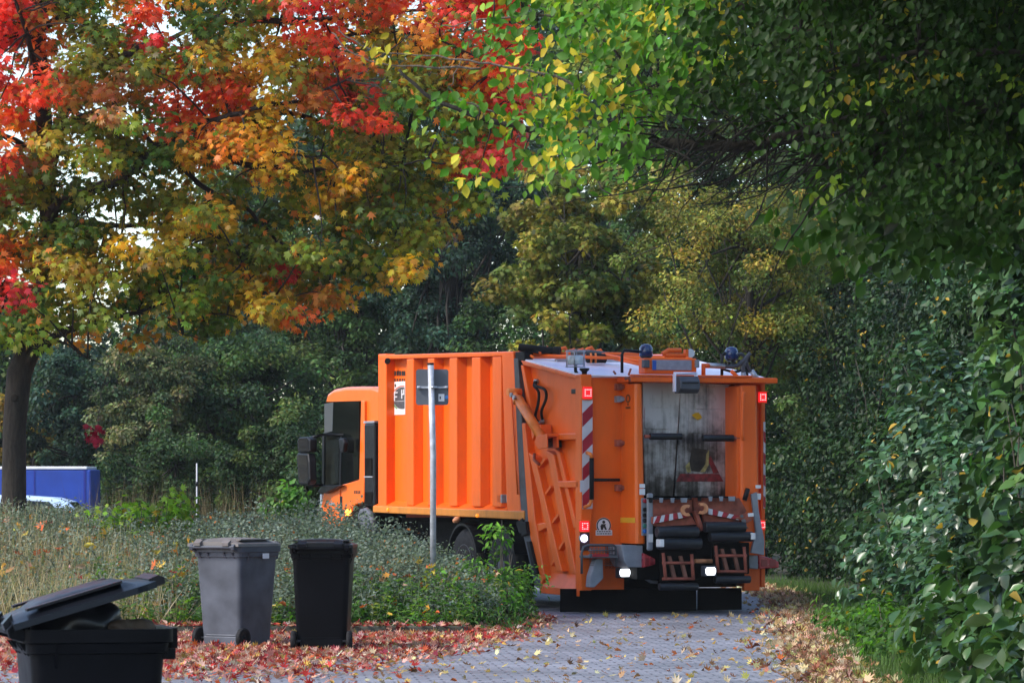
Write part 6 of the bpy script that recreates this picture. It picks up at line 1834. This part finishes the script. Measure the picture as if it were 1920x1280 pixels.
# ------------------------------------------------------------------ fallen leaves
def litter(name, label, pts, z, pal, prob, smin, smax, curl=.45):
    n = len(pts); pal = np.array(pal)
    nrm = g.normal(size=(n, 3))*curl+np.array([0, 0, 1]); td = g.normal(size=(n, 3)); td[:, 2] *= .2
    ci = g.choice(len(pal), size=n, p=np.array(prob)/sum(prob))
    pos = np.stack([pts[:, 0], pts[:, 1], z], -1)
    col = pal[ci]*g.uniform(.65, 1.3, (n, 1))*(1+g.normal(size=(n, 3))*.10)
    sz = g.uniform(smin, smax, n); col = np.clip(col, .01, .9); k1, k2 = int(n*.45), int(n*.80)
    o = leaves(name, pos[:k1], nrm[:k1], td[:k1], sz[:k1], col[:k1], tmpl_maple(-.16), LEAF_DRY)
    leaves('curled_leaves', pos[k1:k2], nrm[k1:k2], td[k1:k2], sz[k1:k2], col[k1:k2]*.85, tmpl_maple(-.5), LEAF_DRY, o)
    leaves('narrow_leaves', pos[k2:], nrm[k2:], td[k2:], sz[k2:]*.9, col[k2:]*.8, tmpl_oval(.5, .28, -.3), LEAF_DRY, o)
    return tag(o, label, 'leaves', kind='stuff')
LP = [(.42,.03,.025), (.50,.10,.03), (.55,.26,.20), (.60,.43,.33), (.48,.32,.07), (.25,.03,.04), (.36,.18,.13)]
n = 42000
y_ = 43.0-np.abs(g.normal(size=n))*5.2; x_ = g.uniform(-7, .9, n)
# heaped against the kerb and around the bins, thinning out towards the lane
edge = np.interp(y_, [24, 30, 34, 37, 40, 42.2, 44, 47], [-1.0, -.9, -.95, -.55, -.15, .25, .35, .5])
pr = np.clip(1.0-(x_-edge+.75)/1.0, 0.0, 1)*np.clip(1.25-.16*(36-y_)*(y_ < 36), .35, 1)
pat = .5+.5*np.sin(x_*2.3+np.sin(y_*1.1)*2)*np.sin(y_*.9+1)
ok = (g.random(n) < pr*(.55+.6*pat)) & (y_ < 41.9) & (y_ > 23)
pts = np.stack([x_[ok], y_[ok]], -1)
litter('fallen_leaves', 'red, orange and faded pink maple leaves carpeting the forecourt around the bins', pts, g.uniform(.008, .035, len(pts)), LP, [5, 3, 6, 6, 2, 4, 3], .04, .095)
n = 950; y_ = g.uniform(25, 48, n)**1; x_ = g.uniform(-1.2, 3.1, n); xr_ = np.interp(y_, [p_[1] for p_ in road_r], [p_[0] for p_ in road_r])
ok = (x_ < xr_) & ((y_ < 42) | (x_ > .3)); pts = np.stack([x_[ok], y_[ok]], -1)
litter('scattered_leaves', 'thinly scattered yellow and brown leaves on the paved lane', pts, g.uniform(.008, .022, len(pts)), [(.55,.42,.14), (.45,.30,.16), (.50,.15,.04), (.60,.50,.30), (.2,.1,.06)], [4, 4, 2, 4, 2], .045, .10)
n = 6000; y_ = g.uniform(26, 66, n); xr_ = np.interp(y_, [p_[1] for p_ in road_r], [p_[0] for p_ in road_r])
x_ = xr_-.05+g.normal(size=n)*.20+.22*g.random(n); pts = np.stack([x_, y_], -1)
litter('verge_leaves', 'pale tan and pink leaves drifted along the right edge of the lane', pts, g.uniform(.015, .05, n), [(.54,.40,.24), (.44,.26,.16), (.54,.44,.15), (.36,.12,.07), (.60,.48,.33), (.22,.11,.06)], [5, 4, 3, 2, 3, 4], .05, .11)
n = 1500; y_ = g.uniform(41.9, 47.5, n); x_ = np.interp(y_, bed_ys, bed_xs)+g.normal(size=n)*.16+.02; ok = (x_ < .5)
pts = np.stack([x_[ok], y_[ok]], -1); litter('edge_leaves', 'brown and red leaves drifted along the ragged end of the shrub bed', pts, np.maximum(bed_h(pts[:, 0], pts[:, 1]), 0)+g.uniform(.012, .05, len(pts)), LP, [3, 2, 4, 5, 1, 4, 6], .04, .09)
n = 700; pts = np.stack([g.uniform(-6, -.5, n), 41.98+g.normal(size=n)*.05], -1); litter('kerb_leaves', 'faded leaves lying on top of the kerb behind the bins', pts, g.uniform(.105, .125, n), LP, [4, 3, 5, 5, 1, 4, 4], .04, .09)
# leaves lying on shrubs and grass of the bed
p = bed_points(520, -7.5, .1, 42.2, 49); zz = bed_h(p[:, 0], p[:, 1])
top_ = np.interp(p[:, 0], [-9, -6, -4, -2, 0], [.45, .42, .5, .58, .45])*g.uniform(.75, 1.1, len(p))*np.where(p[:, 1] < 43, .5, 1)
litter('caught_leaves', 'fallen maple leaves caught on the shrubs and grass of the bed', p, zz+top_, [(.62,.14,.04), (.65,.36,.05), (.6,.45,.07), (.5,.05,.05), (.62,.42,.30)], [4, 4, 4, 2, 2], .07, .15, .7)
# yellow leaf stuck on the hopper plate
v, z = r1(840, 364, Lh)
yl = leaves('stuck_leaf', np.array([[v-.075, Lh+.005, z+.01]]), np.array([[0., -1, .12]]), np.array([[1., 0, -.2]]), np.array([.15]), np.array([[.72, .42, .02]]), T_OVAL, LEAF_DRY)
w_ = Matrix.Rotation(YAW, 4, 'Z'); w_.translation = Vector((TX, TY, 0)); yl.matrix_world = w_
tag(yl, 'yellow leaf stuck on the grey hopper plate of the lorry', 'leaf')

# ------------------------------------------------------------------ thin autumn air
hm = bpy.data.materials.new('air'); hm.use_nodes = True
hn, hl = hm.node_tree.nodes, hm.node_tree.links
for n_ in list(hn): hn.remove(n_)
ho = hn.new('ShaderNodeOutputMaterial'); hv = hn.new('ShaderNodeVolumePrincipled')
hv.inputs['Color'].default_value = (.86, .92, 1.0, 1); hv.inputs['Density'].default_value = 0.00018; hv.inputs['Anisotropy'].default_value = 0.2
hl.new(hv.outputs[0], ho.inputs['Volume'])
hz = MB().box(-110, 60, -6, 160, -1.2, 26).build('haze', [hm]); tag(hz, 'thin haze in the air over the lane', 'haze', kind='stuff')
